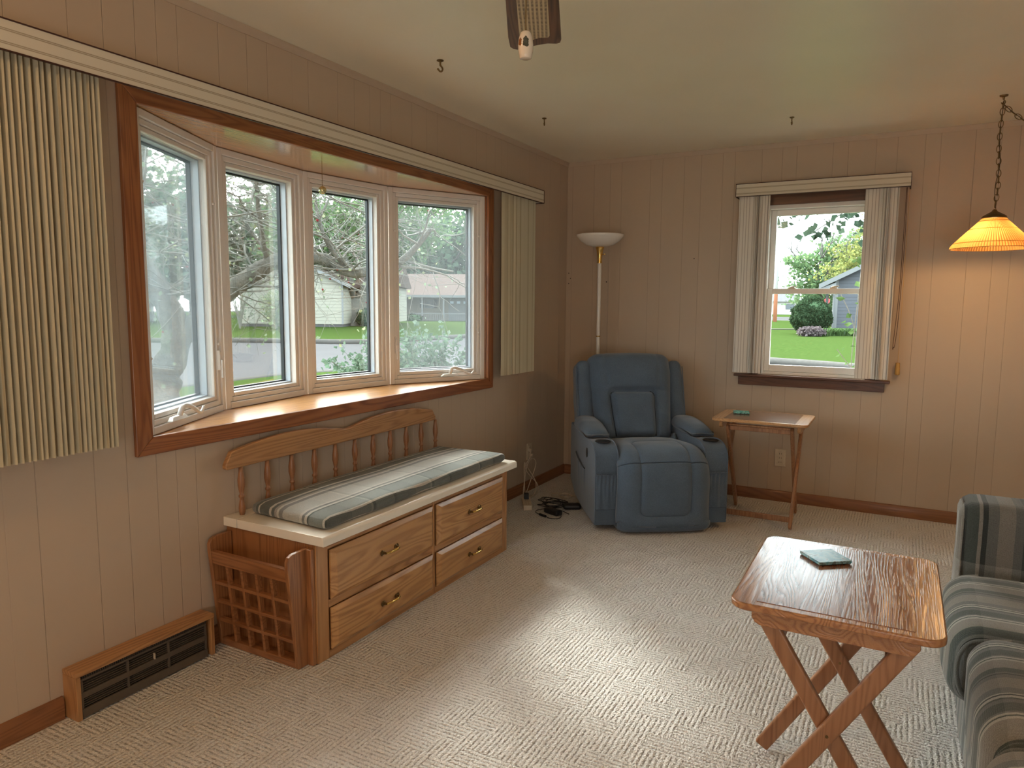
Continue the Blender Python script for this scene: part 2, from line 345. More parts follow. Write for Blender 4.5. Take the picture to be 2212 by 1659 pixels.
def lathe(bm, prof, c=(0, 0, 0), n=24, axis='z', caps=True):
    rings = []
    for r, h in prof:
        ring = []
        for k in range(n):
            a = 2*PI*k/n; x, y = math.cos(a)*r, math.sin(a)*r
            p = {'z': (x, y, h), 'x': (h, x, y), 'y': (x, h, y)}[axis]
            ring.append(bm.verts.new((p[0]+c[0], p[1]+c[1], p[2]+c[2])))
        rings.append(ring)
    for a, b in zip(rings, rings[1:]):
        for k in range(n): bm.faces.new((a[k], a[(k+1) % n], b[(k+1) % n], b[k]))
    if caps: bm.faces.new(rings[0][::-1]); bm.faces.new(rings[-1])
def rbox(bm, c, s, r, cuts=12, fn=None, M4=None):
    t = bmesh.new(); bmesh.ops.create_cube(t, size=1.0); bmesh.ops.subdivide_edges(t, edges=t.edges, cuts=cuts, use_grid_fill=True)
    S = Vector(s)/2; r = min(r, min(S)*.999)
    mp = {}
    for v in t.verts:
        p = Vector((v.co.x*s[0], v.co.y*s[1], v.co.z*s[2]))
        q = Vector([max(-(S[i]-r), min(S[i]-r, p[i])) for i in range(3)]); d = p-q
        if d.length > 1e-9: p = q+d.normalized()*r
        n = Vector((p.x/S.x, p.y/S.y, p.z/S.z))
        if fn: p = fn(p, n)
        if M4 is not None: p = M4 @ p
        mp[v.index] = bm.verts.new(p+Vector(c))
    for f in t.faces: bm.faces.new([mp[v.index] for v in f.verts])
    t.free()
def grid(bm, fn, nu, nv, closeu=False):
    vs = [[bm.verts.new(fn(i/nu, j/nv)) for j in range(nv+1)] for i in range(nu+(0 if closeu else 1))]
    for i in range(nu):
        for j in range(nv):
            a, b = vs[i], vs[(i+1) % len(vs)]; bm.faces.new((a[j], b[j], b[j+1], a[j+1]))
def spline(pts, k=8):
    """Catmull-Rom through pts"""
    P = [Vector(p) for p in pts]; out = []
    for i in range(len(P)-1):
        a, b, c, d = P[max(i-1, 0)], P[i], P[i+1], P[min(i+2, len(P)-1)]
        for j in range(k):
            t = j/k; out.append(.5*((2*b)+(c-a)*t+(2*a-5*b+4*c-d)*t*t+(3*b-a-3*c+d)*t**3))
    out.append(P[-1]); return out
# ================================================================== ROOM SHELL
XR, YF, H = 4.55, -7.2, 2.44
Y0, Y1, Z0, Z1 = -3.587, -1.237, .875, 2.030          # bay opening
WX0, WX1, WZ0, WZ1 = 1.475, 2.145, .885, 2.045        # end wall window opening
bm = B(); prism(bm, [(-.02, YF), (XR, YF), (XR, .02), (-.02, .02)], 'z', -.1, 0); struct(lk('floor', bm, M['carpet']), 'beige sculpted loop carpet over the whole room')
bm = B(); prism(bm, [(-.14, YF-.1), (XR+.1, YF-.1), (XR+.1, .14), (-.14, .14)], 'z', H, H+.08); struct(lk('ceiling', bm, M['ceil']), 'cream painted ceiling')
bm = B()
for a in ((YF, Y0, 0, H), (Y1, 0, 0, H), (Y0, Y1, 0, Z0-.031), (Y0, Y1, Z1+.032, H)): box(bm, -.14, 0, *a)
struct(lk('wall_left', bm, M['wall_l']), 'cream grooved panelling around the bow window')
bm = B()
for a in ((-.14, WX0, 0, H), (WX1, XR, 0, H)): box(bm, a[0], a[1], 0, .14, a[2], a[3])
box(bm, WX0, WX1, 0, .14, 0, WZ0); box(bm, WX0, WX1, 0, .14, WZ1, H)
struct(lk('wall_back', bm, M['wall_b']), 'grooved panelled end wall behind the blue recliner')
bm = B(); box(bm, XR, XR+.1, YF, .14, 0, H); struct(lk('wall_right', bm, M['wall']), 'cream wall behind the sofa')
bm = B(); box(bm, -.14, XR+.1, YF-.1, YF, 0, H); struct(lk('wall_front', bm, M['wall']), 'cream wall behind the viewer')
# crown moulding and baseboards
crown = [(0, 0), (0, -.030), (.004, -.030), (.007, -.020), (.013, -.010), (.017, -.004), (.017, 0)]
bm = B(); prism(bm, [(p, H+q) for p, q in crown], 'y', YF, 0); struct(lk('trim_1', bm, M['wall'], bev=.001), 'thin painted crown strip above the bow window')
bm = B(); prism(bm, [(-p, H+q) for p, q in crown], 'x', 0, XR); struct(lk('trim_2', bm, M['wall'], bev=.001), 'thin painted crown strip on the end wall')
def bboard(name, axis, a0, a1, mat, label):
    bm = B(); pr = [(0, 0), (.014, 0), (.014, .060), (.008, .074), (0, .076)]
    if axis == 'y': prism(bm, pr, 'y', a0, a1)
    else: prism(bm, [(-p, q) for p, q in pr], 'x', a0, a1)
    return struct(lk(name, bm, mat, bev=.001), label)
bboard('baseboard_left', 'y', YF, -3.945, M['base_y'], 'stained wood baseboard left of the heater')
bboard('baseboard_middle', 'y', -3.405, -.0, M['base_y'], 'stained wood baseboard right of the heater')
bboard('baseboard_back', 'x', .014, XR, M['base_x'], 'stained wood baseboard along the end wall')
bm = B()
for a in ((2.15, 2.22, 0.001, 2.14), (4.38, 4.45, 0.001, 2.14), (2.22, 4.38, 2.07, 2.14), (3.27, 3.33, .001, 2.07)): box(bm, a[0], a[1], YF+.001, YF+.05, a[2], a[3])
struct(lk('fill_light_frame', bm, M['vinyl'], bev=.003), 'white frame added round the fill light behind the viewer')  # unseen frame, added only to go with the rear fill light
# small holes and marks in the end wall
for (x, z, r) in ((1.0, 1.69, .004), (.335, 1.53, .005), (.02, 1.60, .004), (.02, 1.52, .004), (.035, 1.56, .0035)):
    bm = B(); lathe(bm, [(r, -.0015), (r, .0005)], (x, 0, z), 8, 'y'); o = lk('trim_nail_hole', bm, M['slot']); struct(o)
# ---------------------------------------------------------- bow window casing
def casing(name, y0, y1, z0, z1, wd, my, mz, label):
    root = thing(name, label, 'window casing', (0, (y0+y1)/2, z0), kind='structure')
    a, b, c, d = y0, y1, z0, z1
    def stave(pts, mat, nm):
        bm = B(); hexa(bm, [(.0005, p, q) for p, q in pts], [(.019, p, q) for p, q in pts]); lk(nm, bm, mat, root, bev=.004, seg=3)
    stave([(a, c), (a+wd, c+wd), (a+wd, d-wd), (a, d)], mz, 'side_casing')
    stave([(b, c), (b-wd, c+wd), (b-wd, d-wd), (b, d)], mz, 'side_casing')
    stave([(a, d), (a+wd, d-wd), (b-wd, d-wd), (b, d)], my, 'head_casing')
    stave([(a, c), (a+wd, c+wd), (b-wd, c+wd), (b, c)], my, 'bottom_casing')
    return root
casing('trim_3', Y0-.065, Y1+.065, Z0-.06, Z1+.064, .065, M['red_y'], M['red_z'], 'red oak picture frame casing around the bow window')
FP = [(-.005, Y0+.004), (-.31, -3.00), (-.39, -2.412), (-.31, -1.824), (-.005, Y1-.004)]
poly = [(0, Y0)] + [(-.14, Y0-.0), (-.47, -3.12), (-.58, -2.412), (-.47, -1.70), (-.14, Y1)] + [(0, Y1)]
bm = B(); prism(bm, poly, 'z', Z0-.03, Z0); struct(lk('trim_4', bm, M['seat_board'], bev=.002), 'glossy oak seat board of the bow window')
M['head_board'] = wood('bay_head_board_oak', (.56, .27, .085), (.40, .17, .05), 'y', .2, seed=5.7, coat=.8, along=.5)
bm = B(); prism(bm, poly, 'z', Z1, Z1+.03); struct(lk('trim_5', bm, M['head_board'], bev=.002), 'glossy oak head board of the bow window')
rp = [(min(x, -.142), y) for x, y in poly[1:-1]]
bm = B(); hexa(bm, [(x, y, Z1+.031) for x, y in rp]+[(-.1415, Y1, Z1+.031), (-.1415, Y0, Z1+.031)], [(-.15 if x < -.145 else x-.004, y, Z1+.30) for x, y in rp]+[(-.1415, Y1, Z1+.30), (-.1415, Y0, Z1+.30)]); struct(lk('trim_bow_sky_block', bm, M['vinyl_out']), 'unseen sloped roof over the bow window, added to block sky light')  # unseen roof block, put here to keep sky light out
for yy in (Y0, Y1):   # jamb returns
    bm = B(); s = 1 if yy == Y0 else -1; box(bm, -.139, .0, yy, yy+s*.004, Z0, Z1); struct(lk('trim_jamb', bm, M['red_z']), 'oak jamb of the bow window')
# ---------------------------------------------------------- casement units
def window_unit(idx, pa, pb, label, casement=0):
    """pa, pb: interior floor line of the unit; local x runs along it, local y points outside"""
    ang = math.atan2(pb[1]-pa[1], pb[0]-pa[0]); L = math.dist(pa, pb); z0, z1 = Z0, Z1
    root = thing('window_%d' % idx, label, 'window', (pa[0], pa[1], z0), ang, kind='structure')
    Hh = z1-z0
    def ring(bm, i0, i1, y0, y1):     # frame ring between inset i0 (outer) and i1 (inner)
        box(bm, i0, i1, y0, y1, i0, Hh-i0); box(bm, L-i1, L-i0, y0, y1, i0, Hh-i0)
        box(bm, i1, L-i1, y0, y1, i0, i1); box(bm, i1, L-i1, y0, y1, Hh-i1, Hh-i0)
    g = .002
    bm = B(); ring(bm, g, .030, 0, .11); lk('outer_frame', bm, M['vinyl'], root, bev=.003, local=True)
    bm = B(); ring(bm, .031, .052, .010, .11); lk('sash_stop', bm, M['vinyl'], root, bev=.003, local=True)
    bm = B(); ring(bm, .053, .072, .018, .11); lk('sash', bm, M['vinyl'], root, bev=.004, local=True)
    bm = B(); ring(bm, .0725, .079, .050, .105); lk('glazing_reveal', bm, M['vinyl_out'], root, local=True)
    bm = B(); ring(bm, .0795, .086, .082, .100); lk('gasket', bm, M['gasket'], root, local=True)
    bm = B(); box(bm, .08, L-.08, .090, .092, .08, Hh-.08); lk('glass', bm, M['glass'], root, local=True)
    if casement:
        bm = B(); box(bm, .073, L-.073, .030, .0305, .073, Hh-.073); lk('insect_screen', bm, M['screen'], root, local=True)
        lx = L-.045 if casement == 1 else .045           # lock on the side of the fixed lights
        bm = B(); hexa(bm, [(lx-.008, .016, .185), (lx+.010, .016, .185), (lx+.010, -.004, .185), (lx-.008, -.004, .185)],
                       [(lx-.008, .016, .275), (lx+.010, .016, .262), (lx+.010, -.002, .262), (lx-.008, -.002, .275)])
        hexa(bm, [(lx-.004, -.003, .150), (lx+.005, -.003, .150), (lx+.005, -.013, .150), (lx-.004, -.013, .150)],
             [(lx-.005, -.003, .232), (lx+.006, -.003, .232), (lx+.006, -.012, .232), (lx-.005, -.012, .232)])
        lk('lock_handle', bm, M['vinyl'], root, bev=.003, local=True)
        cx = L*.30 if casement == 1 else L*.62
        bm = B(); hexa(bm, [(cx-.075, 0, .035), (cx+.045, 0, .035), (cx+.045, -.030, .035), (cx-.075, -.022, .035)], [(cx-.055, 0, .050), (cx+.04, 0, .050), (cx+.03, -.018, .052), (cx-.05, -.012, .048)])
        k = [(cx-.015, -.020, .052), (cx-.008, -.030, .082), (cx+.02, -.034, .086), (cx+.07, -.036, .068), (cx+.115, -.038, .044), (cx+.135, -.040, .050), (cx+.145, -.042, .066)]
        if casement == 2: k = [(2*cx-.03-x if False else x, y, z) for x, y, z in k]
        tube(bm, spline(k, 5), [.011]*6+[.0085]*12+[.007]*8+[.0065]*5, 10)
        lk('crank_handle', bm, M['white_metal'], root, bev=.002, local=True, smooth=True)
        for sx, sz in ((.041, .28), (.041, Hh-.25), (L-.041, .30), (L-.041, Hh-.25)):
            bm = B(); lathe(bm, [(.006, .010), (.006, .004), (.003, .001)], (sx, 0, sz), 10, 'y'); lk('screen_clip', bm, M['vinyl'], root, local=True)
    return root
window_unit(1, FP[0], FP[1], 'white casement light at the near left end of the bow window, with crank handle and grey screen', 1)
window_unit(2, FP[1], FP[2], 'fixed light of the bow window beside the near casement')
window_unit(3, FP[2], FP[3], 'fixed light of the bow window behind the hanging glass ball')
window_unit(4, FP[3], FP[4], 'white casement light at the far end of the bow window by the spiky shrub', 2)
# hanging ball
t = thing('hanging_ball', 'small gold glass ball hanging on a fine chain in the bow window', 'ornament', (-.12, -2.56, Z1))
bm = B(); lathe(bm, [(.002, .0)]+[(.019*math.sin(PI*i/12), .019-.019*math.cos(PI*i/12)) for i in range(1, 12)]+[(.002, .038)], (-.12, -2.56, 1.872), 20); lk('ball', bm, plain('gold_mercury_glass', (.62, .58, .34), .12, .8, var=.3, sc_=90), t, smooth='all')
bm = B(); zz = 1.91
while zz < Z1-.001:
    tube(bm, [(-.12, -2.56, zz), (-.12, -2.56, min(zz+.006, Z1-.0005))], .0016, 6); zz += .008
tube(bm, [(-.12, -2.56, 1.91), (-.12, -2.56, Z1-.0005)], .0006, 5); lk('chain', bm, M['old_brass'], t)
# ---------------------------------------------------------- end wall window (double hung)
r = thing('window_5', 'white double hung window in the end wall with lawn beyond', 'window', ((WX0+WX1)/2, .05, WZ0), kind='structure')
bm = B(); yy0, yy1 = .012, .135
box(bm, WX0+.001, WX0+.03, yy0, yy1, WZ0, WZ1); box(bm, WX1-.03, WX1-.001, yy0, yy1, WZ0, WZ1)
box(bm, WX0+.03, WX1-.03, yy0, yy1, WZ1-.035, WZ1-.001); box(bm, WX0+.03, WX1-.03, yy0, yy1, WZ0+.001, WZ0+.02)
lk('outer_frame', bm, M['vinyl'], r, bev=.002)
def sash(z0, z1, y0, y1, nm, bot=.04, top=.04):
    bm = B(); a, b = WX0+.031, WX1-.031; wd = .035
    box(bm, a, a+wd, y0, y1, z0, z1); box(bm, b-wd, b, y0, y1, z0, z1); box(bm, a+wd, b-wd, y0, y1, z0, z0+bot); box(bm, a+wd, b-wd, y0, y1, z1-top, z1)
    s = lk(nm, bm, M['vinyl'], r, bev=.003)
    bm = B(); box(bm, a+wd-.002, b-wd+.002, (y0+y1)/2-.001, (y0+y1)/2+.001, z0+bot-.002, z1-top+.002); lk('glass', bm, M['glass'], s)
    return s
sash(WZ0+.021, 1.475, .030, .062, 'lower_sash', .045, .035); sash(1.440, WZ1-.036, .072, .104, 'upper_sash', .035, .04)
for x in (1.665, 1.925):
    bm = B(); box(bm, x-.022, x+.022, .028, .058, 1.475, 1.482); lathe(bm, [(.013, 1.482), (.014, 1.488), (.008, 1.492)], (x, .043, 0), 14)
    bar(bm, (x, .043, 1.489), (x+.032, .030, 1.489), .011, .006); lk('sash_lock', bm, M['cream_plastic'], r, bev=.001)
# casing, stool and apron of that window
r = thing('trim_6', 'dark stained casing and sill of the end wall window', 'window casing', ((WX0+WX1)/2, 0, .82), kind='structure')
bm = B(); box(bm, WX0-.062, WX0-.0005, -.017, -.0005, WZ0, WZ1+.065); lk('side_casing', bm, M['dark_z'], r, bev=.003)
bm = B(); box(bm, WX1+.0005, WX1+.062, -.017, -.0005, WZ0, WZ1+.065); lk('side_casing', bm, M['dark_z'], r, bev=.003)
bm = B(); box(bm, WX0-.0004, WX1+.0004, -.017, -.0005, WZ1-.012, WZ1+.065); lk('head_casing', bm, M['dark_x'], r, bev=.003)
bm = B(); box(bm, 1.318, 2.292, -.048, -.0005, WZ0-.018, WZ0-.001); lk('sill', bm, M['dark_x'], r, bev=.004, seg=3)
bm = B(); box(bm, 1.345, 2.262, -.018, -.0005, WZ0-.078, WZ0-.019); lk('apron', bm, M['dark_x'], r, bev=.003)
# ---------------------------------------------------------- vertical blinds
M['val_y'] = blind_mat('blind_valance_long', 2, [.022, .0265, .058, .0625], .09, (.66, .61, .50), (.34, .28, .19), origin=2.048-2.048)
M['vane'] = blind_mat('blind_vane_fabric', 1, [.010, .022, .034, .046, .070], .089, (.55, .50, .36), (.37, .31, .20))
M['vane_b'] = blind_mat('blind_vane_fabric_grey', 0, [.012, .03, .048], .06, (.74, .70, .63), (.42, .37, .31), lw=.0022)
M['vane_edge'] = M['vane']
M['brown_edge'] = plain('maroon_valance_edge', (.055, .016, .010), .5, bmp=0)
def blind(name, label, axis, a0, a1, z0, z1, out, vanes, wand=None, mat=None, group=None):
    """axis 'y': on the long wall (sticks out +x); axis 'x': on the end wall (sticks out -y)"""
    org = ((0, (a0+a1)/2, z1) if axis == 'y' else ((a0+a1)/2, 0, z1))
    r = thing(name, label, 'vertical blind', org)
    def T(a, o, z): return (o, a, z) if axis == 'y' else (a, -o, z)
    def bx(bm, A0, A1, o0, o1, Z0_, Z1_):
        p = [T(a, o, z) for a in (A0, A1) for o in (o0, o1) for z in (Z0_, Z1_)]
        xs = [q[0] for q in p]; ys = [q[1] for q in p]; box(bm, min(xs), max(xs), min(ys), max(ys), Z0_, Z1_)
    bm = B(); bx(bm, a0, a1, out-.004, out, z0+.004, z1-.004); bx(bm, a0, a0+.004, .001, out-.0045, z0+.004, z1-.004); bx(bm, a1-.004, a1, .001, out-.0045, z0+.004, z1-.004)
    va = lk('valance', bm, M['val_y'], r)
    bm = B()
    for za in (z0, z1-.004): bx(bm, a0-.003, a1+.003, out-.006, out+.003, za, za+.0038); bx(bm, a0-.003, a0+.005, .001, out-.0065, za, za+.0038); bx(bm, a1-.005, a1+.003, .001, out-.0065, za, za+.0038)
    bx(bm, a0-.003, a0+.0, out, out+.003, z0+.004, z1-.004); bx(bm, a1, a1+.003, out, out+.003, z0+.004, z1-.004)
    lk('edge_strip', bm, M['brown_edge'], va)
    bm = B(); bx(bm, a0+.01, a1-.01, out-.075, out-.030, z1-.045, z1-.006); lk('headrail', bm, M['white_metal'], r, bev=.002)
    for (a, o, th, wd, zb) in vanes:          # centre along, centre out, angle from the wall line, width
        bm = B(); n = 8; ca, sa = math.cos(th), math.sin(th); ring = []
        for k in range(n+1):
            s = (k/n-.5)*wd; bow = .006*(1-(2*k/n-1)**2)
            ring.append((a+s*ca-bow*sa, o+s*sa+bow*ca))
        th_ = .0012
        f = [T(x, y, zb) for x, y in ring]; g2 = [T(x, y, z0+.02) for x, y in ring]
        nx = [(-sa*th_, ca*th_)]*len(ring)
        fb = [T(x+q[0], y+q[1], zb) for (x, y), q in zip(ring, nx)]; gb = [T(x+q[0], y+q[1], z0+.02) for (x, y), q in zip(ring, nx)]
        V = [[bm.verts.new(p) for p in row] for row in (f, g2, gb, fb)]
        for i in range(n):
            for j in range(4): bm.faces.new((V[j][i], V[j][i+1], V[(j+1) % 4][i+1], V[(j+1) % 4][i]))
        bm.faces.new([V[j][0] for j in range(4)]); bm.faces.new([V[j][n] for j in range(4)][::-1])
        lk('vane', bm, mat or M['vane'], r, smooth=True)
    return r
vs = []
random.seed(4)
y = -3.772
while y > -4.32:      # near stack: nearly edge on, packed together
    vs.append((y, .052, math.radians(78+random.uniform(-4, 4)), .082, .882)); y -= .0185+random.uniform(-.003, .003)
far = [(-1.118, .070, math.radians(8), .075), (-1.072, .076, math.radians(12), .070)]
y = -1.03
for k in range(18):
    far.append((y, .060, math.radians(66+random.uniform(-5, 5)), .075)); y += .0165
for a, o, th, wd in far: vs.append((a, o, th, wd, .893+.0*a))
blind('vertical_blind', 'long cream striped vertical blind over the bow window, its vanes drawn to both ends', 'y', -4.45, -.672, 2.046, 2.134, .125, vs)
vb = []
xs = [(1.355, .085, 4, .075), (1.398, .078, -16, .062), (1.420, .074, 60, .07), (1.432, .070, 64, .07), (1.446, .072, 58, .07), (1.474, .086, 10, .060), (1.498, .074, 40, .055)]
xs += [(2.128, .088, 6, .080), (2.168, .076, -14, .05), (2.186, .074, 62, .07), (2.199, .074, 60, .07), (2.212, .074, 64, .07), (2.232, .078, 24, .045), (2.254, .082, 10, .05), (2.270, .070, 80, .07)]
for a, o, th, wd in xs: vb.append((a, o, math.radians(th), wd, .897))
b5 = blind('vertical_blind', 'short cream striped vertical blind on the end wall window, parted at the middle', 'x', 1.302, 2.335, 2.085, 2.172, .125, vb, mat=M['vane_b'])
bm = B(); cx = 2.318
tube(bm, spline([(cx, -.06, 2.09), (cx+.004, -.055, 1.7), (cx-.002, -.05, 1.3), (cx-.012, -.045, 1.12), (cx-.018, -.045, 1.105), (cx-.022, -.045, 1.12), (cx-.006, -.05, 1.5), (cx-.004, -.055, 2.09)], 6), .0016, 6); lk('pull_cord', bm, M['brown_edge'], b5)
bm = B(); lathe(bm, [(.003, 1.0), (.012, 1.002), (.015, .93), (.010, .925)], (2.330, -.02, 0), 12); tube(bm, [(2.330, -.02, 1.0), (2.332, -.03, 2.09)], .0012, 5); lk('cord_weight', bm, plain('yellowed_plastic', (.62, .38, .12), .4, bmp=0), b5, smooth=True)
# ---------------------------------------------------------- outlets
def outlet(x, z, axis, label, nrow=3, zt=.06):
    r = thing('wall_outlet', label, 'electrical outlet', (x, 0, z) if axis == 'x' else (0, x, z), group='wall outlets')
    def bx(bm, a0, a1, o0, o1, z0, z1):
        if axis == 'x': box(bm, a0, a1, -o1, -o0, z0, z1)
        else: box(bm, o0, o1, a0, a1, z0, z1)
    bm = B(); bx(bm, x-.036, x+.036, .0005, .007, z-zt, z+zt); lk('cover_plate', bm, M['cream_plastic'], r, bev=.003)
    bm = B(); bx(bm, x-.017, x+.017, .0071, .0105, z-zt*.75, z+zt*.75); f = lk('receptacle', bm, M['cream_plastic'], r, bev=.001)
    for k in range(nrow):
        bm = B(); zc = z+(k-(nrow-1)/2)*.030
        for s in (-1, 1): bx(bm, x+s*.0065-.0012, x+s*.0065+.0012, .0106, .0112, zc-.005, zc+.005)
        lk('slots', bm, M['slot'], f)
    return r
outlet(1.651, .308, 'x', 'cream outlet plate on the end wall under the folding table')
outlet(-.62, .29, 'y', 'cream outlet with a white cord plugged in behind the bench')
# ---------------------------------------------------------- electric baseboard heater
r = thing('baseboard_heater', 'low electric wall heater with dark louvres and oak surround', 'heater', (0, -3.675, 0))
ya, yb = -3.940, -3.412
bm = B(); box(bm, .0005, .078, ya, yb, .150, .166); lk('oak_top', bm, M['oak_y'], r, bev=.002)
for y_ in (ya, yb-.016):
    bm = B(); box(bm, .0005, .076, y_, y_+.016, .001, .1495); lk('oak_side', bm, M['oak_z'], r, bev=.002)
bm = B(); box(bm, .004, .040, ya+.017, yb-.017, .004, .1485); lk('dark_core', bm, M['heater_in'], r)
yL, yR = ya+.018, yb-.030
bm = B()
box(bm, .062, .068, yL, yR, .128, .136); box(bm, .062, .070, yL, yR, .070, .090); hexa(bm, [(.058, yL, .006), (.074, yL, .006), (.074, yR, .006), (.058, yR, .006)], [(.062, yL, .034), (.070, yL, .034), (.070, yR, .034), (.062, yR, .034)])
for y_ in (yL, yL+(yR-yL)*.33, yL+(yR-yL)*.655, yR-.008): box(bm, .061, .069, y_, y_+.008, .034, .128)
lk('front_grille', bm, M['heater'], r, bev=.001)
bm = B()
for zc in (.042, .050, .058, .066, .097, .105, .113, .121): hexa(bm, [(.050, yL, zc-.001), (.064, yL, zc-.004), (.064, yR, zc-.004), (.050, yR, zc-.001)], [(.050, yL, zc+.0006), (.064, yL, zc-.0022), (.064, yR, zc-.0022), (.050, yR, zc+.0006)])
lk('louvres', bm, M['heater'], r)
bm = B(); y_ = yL
while y_ < yR: box(bm, .050, .066, y_, y_+.0022, .1362, .146); y_ += .0075
lk('top_fins', bm, M['heater'], r)
bm = B(); tube(bm, [(.060, ya+.010, .020), (.10, ya-.004, .012)], .001, 4) if False else box(bm, .064, .072, yL+.26, yL+.263, .090, .112); lk('pointer', bm, M['cream_plastic'], r)
# ================================================================== BENCH CABINET
CX, CY0, CY1, CT = .485, -3.28, -1.82, .470
r = thing('bench_cabinet', 'long low oak drawer cabinet used as a bench under the bow window, with spindle back', 'bench', (.25, -2.55, 0))
bm = B(); box(bm, .003, CX-.012, CY0+.002, CY1-.002, .001, CT-.001); lk('carcass', bm, M['rack_z'], r)
for a, b in ((CY0, CY0+.062), (-2.5335, -2.5115), (CY1-.058, CY1)):
    bm = B(); box(bm, CX-.0115, CX, a, b, .001, CT-.001); lk('stile', bm, M['oak_z'], r, bev=.0015)
for a, b in ((CY0+.0622, -2.5337), (-2.5113, CY1-.0582)):
    for z0, z1 in ((.001, .032), (.202, .232), (.432, CT-.001)): bm = B(); box(bm, CX-.0115, CX-.0002, a, b, z0, z1); lk('rail', bm, M['oak_y'], r, bev=.001)
def drawer(y0, y1, z0, z1, hz):
    bm = B(); e = .024
    hexa(bm, [(CX+.0003, y0, z0), (CX+.0003, y1, z0), (CX+.0003, y1, z1), (CX+.0003, y0, z1)], [(CX+.008, y0, z0), (CX+.008, y1, z0), (CX+.008, y1, z1), (CX+.008, y0, z1)])
    hexa(bm, [(CX+.008, y0, z0), (CX+.008, y1, z0), (CX+.008, y1, z1), (CX+.008, y0, z1)], [(CX+.020, y0+e, z0+.018), (CX+.020, y1-e, z0+.018), (CX+.020, y1-e, z1-.016), (CX+.020, y0+e, z1-.016)])
    bmesh.ops.remove_doubles(bm, verts=bm.verts, dist=1e-5)
    d = lk('drawer', bm, M['oak_y2'], r, bev=.002, seg=2, angle=20)
    d2 = None
    yc = (y0+y1)/2; X = CX+.0202
    h = None
    for s in (-1, 1):
        bm = B(); yy = yc+s*.043
        lathe(bm, [(.010, 0), (.011, .003), (.006, .006), (.005, .018)], (X, yy, hz), 12, 'x')
        for q in range(5):   # fan shaped backplate petals
            a = PI/2*s+math.radians(-50+25*q); bar(bm, (X+.002, yy, hz), (X+.004, yy+math.sin(a)*.017, hz+math.cos(a)*.014), .006, .003, (1, 0, 0))
        lk('handle_mount', bm, M['old_brass'], d, smooth=True)
    bm2 = B()
    tube(bm2, [(X+.018, yc-.043, hz), (X+.023, yc-.034, hz), (X+.0245, yc-.026, hz)], [.0055, .0045, .0058], 10); tube(bm2, [(X+.018, yc+.043, hz), (X+.023, yc+.034, hz), (X+.0245, yc+.026, hz)], [.0055, .0045, .0058], 10)
    lathe(bm2, [(.0055, yc-.026), (.0068, yc-.012), (.0055, yc-.008), (.0075, yc), (.0055, yc+.008), (.0068, yc+.012), (.0055, yc+.026)], (X+.0245, 0, hz), 12, 'y')
    for p in (bm2,): pass
    lk('handle', bm2, M['brass'], d, smooth=True)
for (a, b) in ((-3.213, -2.538), (-2.508, -1.884)):
    drawer(a, b, .236, .430, .330); drawer(a, b, .036, .200, .112)
# counter boards
def nosed(bm, x0, x1, y0, y1, z0, z1):
    rr = .014; pr = [(x0, z0), (x1, z0)]+[(x1-rr+rr*math.cos(a), z1-rr+rr*math.sin(a)) for a in [PI/2*k/5 for k in range(6)]]+[(x0, z1)]
    prism(bm, [(p, q) for p, q in pr], 'y', y0, y1)
bm = B(); nosed(bm, .080, .535, -3.292, -1.800, CT, .506); lk('seat_board', bm, M['laminate'], r, bev=.0015)
bm = B(); box(bm, .002, .076, -3.292, -1.800, CT, .506); lk('back_board', bm, M['laminate'], r, bev=.0015)
# spindle gallery
sp = [(.010, 0), (.0125, .012), (.0135, .030), (.009, .058), (.0075, .068), (.0120, .074), (.0120, .080), (.0075, .086), (.010, .098), (.0145, .122), (.0145, .145), (.010, .175), (.0085, .198)]
for k in range(11):
    y = -3.235+k*(1.362/10)
    bm = B(); lathe(bm, [(a, .506+h) for a, h in sp], (.046, y, 0), 14); lk('spindle', bm, M['tray_z'], r, smooth='all')
ya, yb = -3.315, -1.885; ym = (ya+yb)/2; pts = []
n = 48
for k in range(n+1):
    t = k/n; y = ya+(yb-ya)*t; q = (t*2) % 1 if t < 1 else 1.0
    z = .755+.050*math.sin(PI*min(1, max(0, (q*.92+.06))))**.85 if True else 0
    if t < .5: e = min(1, (t/.012)); 
    else: e = min(1, ((1-t)/.012))
    z = .725+(z-.725)*math.sqrt(max(0, 1-(1-e)**2)); pts.append((y, z))
poly2 = [(ya, .712), (ya+.006, .704), (yb-.006, .704), (yb, .712)]+pts[::-1]
bm = B(); prism(bm, poly2, 'x', .034, .058); lk('top_rail', bm, M['oak_y'], r, bev=.005, seg=3)
# magazine rack on the end of the cabinet
rk = B()
def side(bm, x0, x1, top):
    prism(bm, [(-3.2815, .001), (-3.345, .001), (-3.386, .400), (-3.386, .425), (-3.378, .441), (-3.360, .449), (-3.2815, .452)], 'x', x0, x1)
bm = B(); side(bm, .018, .036, .44); lk('rack_side', bm, M['rack_z'], r, bev=.003)
bm = B(); side(bm, .432, .450, .44); lk('rack_side', bm, M['rack_z'], r, bev=.003)
bm = B(); box(bm, .451, .478, -3.300, -3.2805, .001, .452); lk('corner_strip', bm, M['rack_z'], r, bev=.003)
def fy(z): return -3.343-.040*z/.40
bm = B()
def slab(x0, x1, z0, z1, d=.019):
    hexa(bm, [(x0, fy(z0), z0), (x1, fy(z0), z0), (x1, fy(z0)+d, z0), (x0, fy(z0)+d, z0)], [(x0, fy(z1), z1), (x1, fy(z1), z1), (x1, fy(z1)+d, z1), (x0, fy(z1)+d, z1)])
slab(.0365, .4315, .346, .398); slab(.0365, .4315, .001, .030)
px = [.0365+(.395-.0)*k/5 for k in range(6)]
for k in range(1, 5): slab(px[k]-.0065, px[k]+.0065, .0302, .3458)
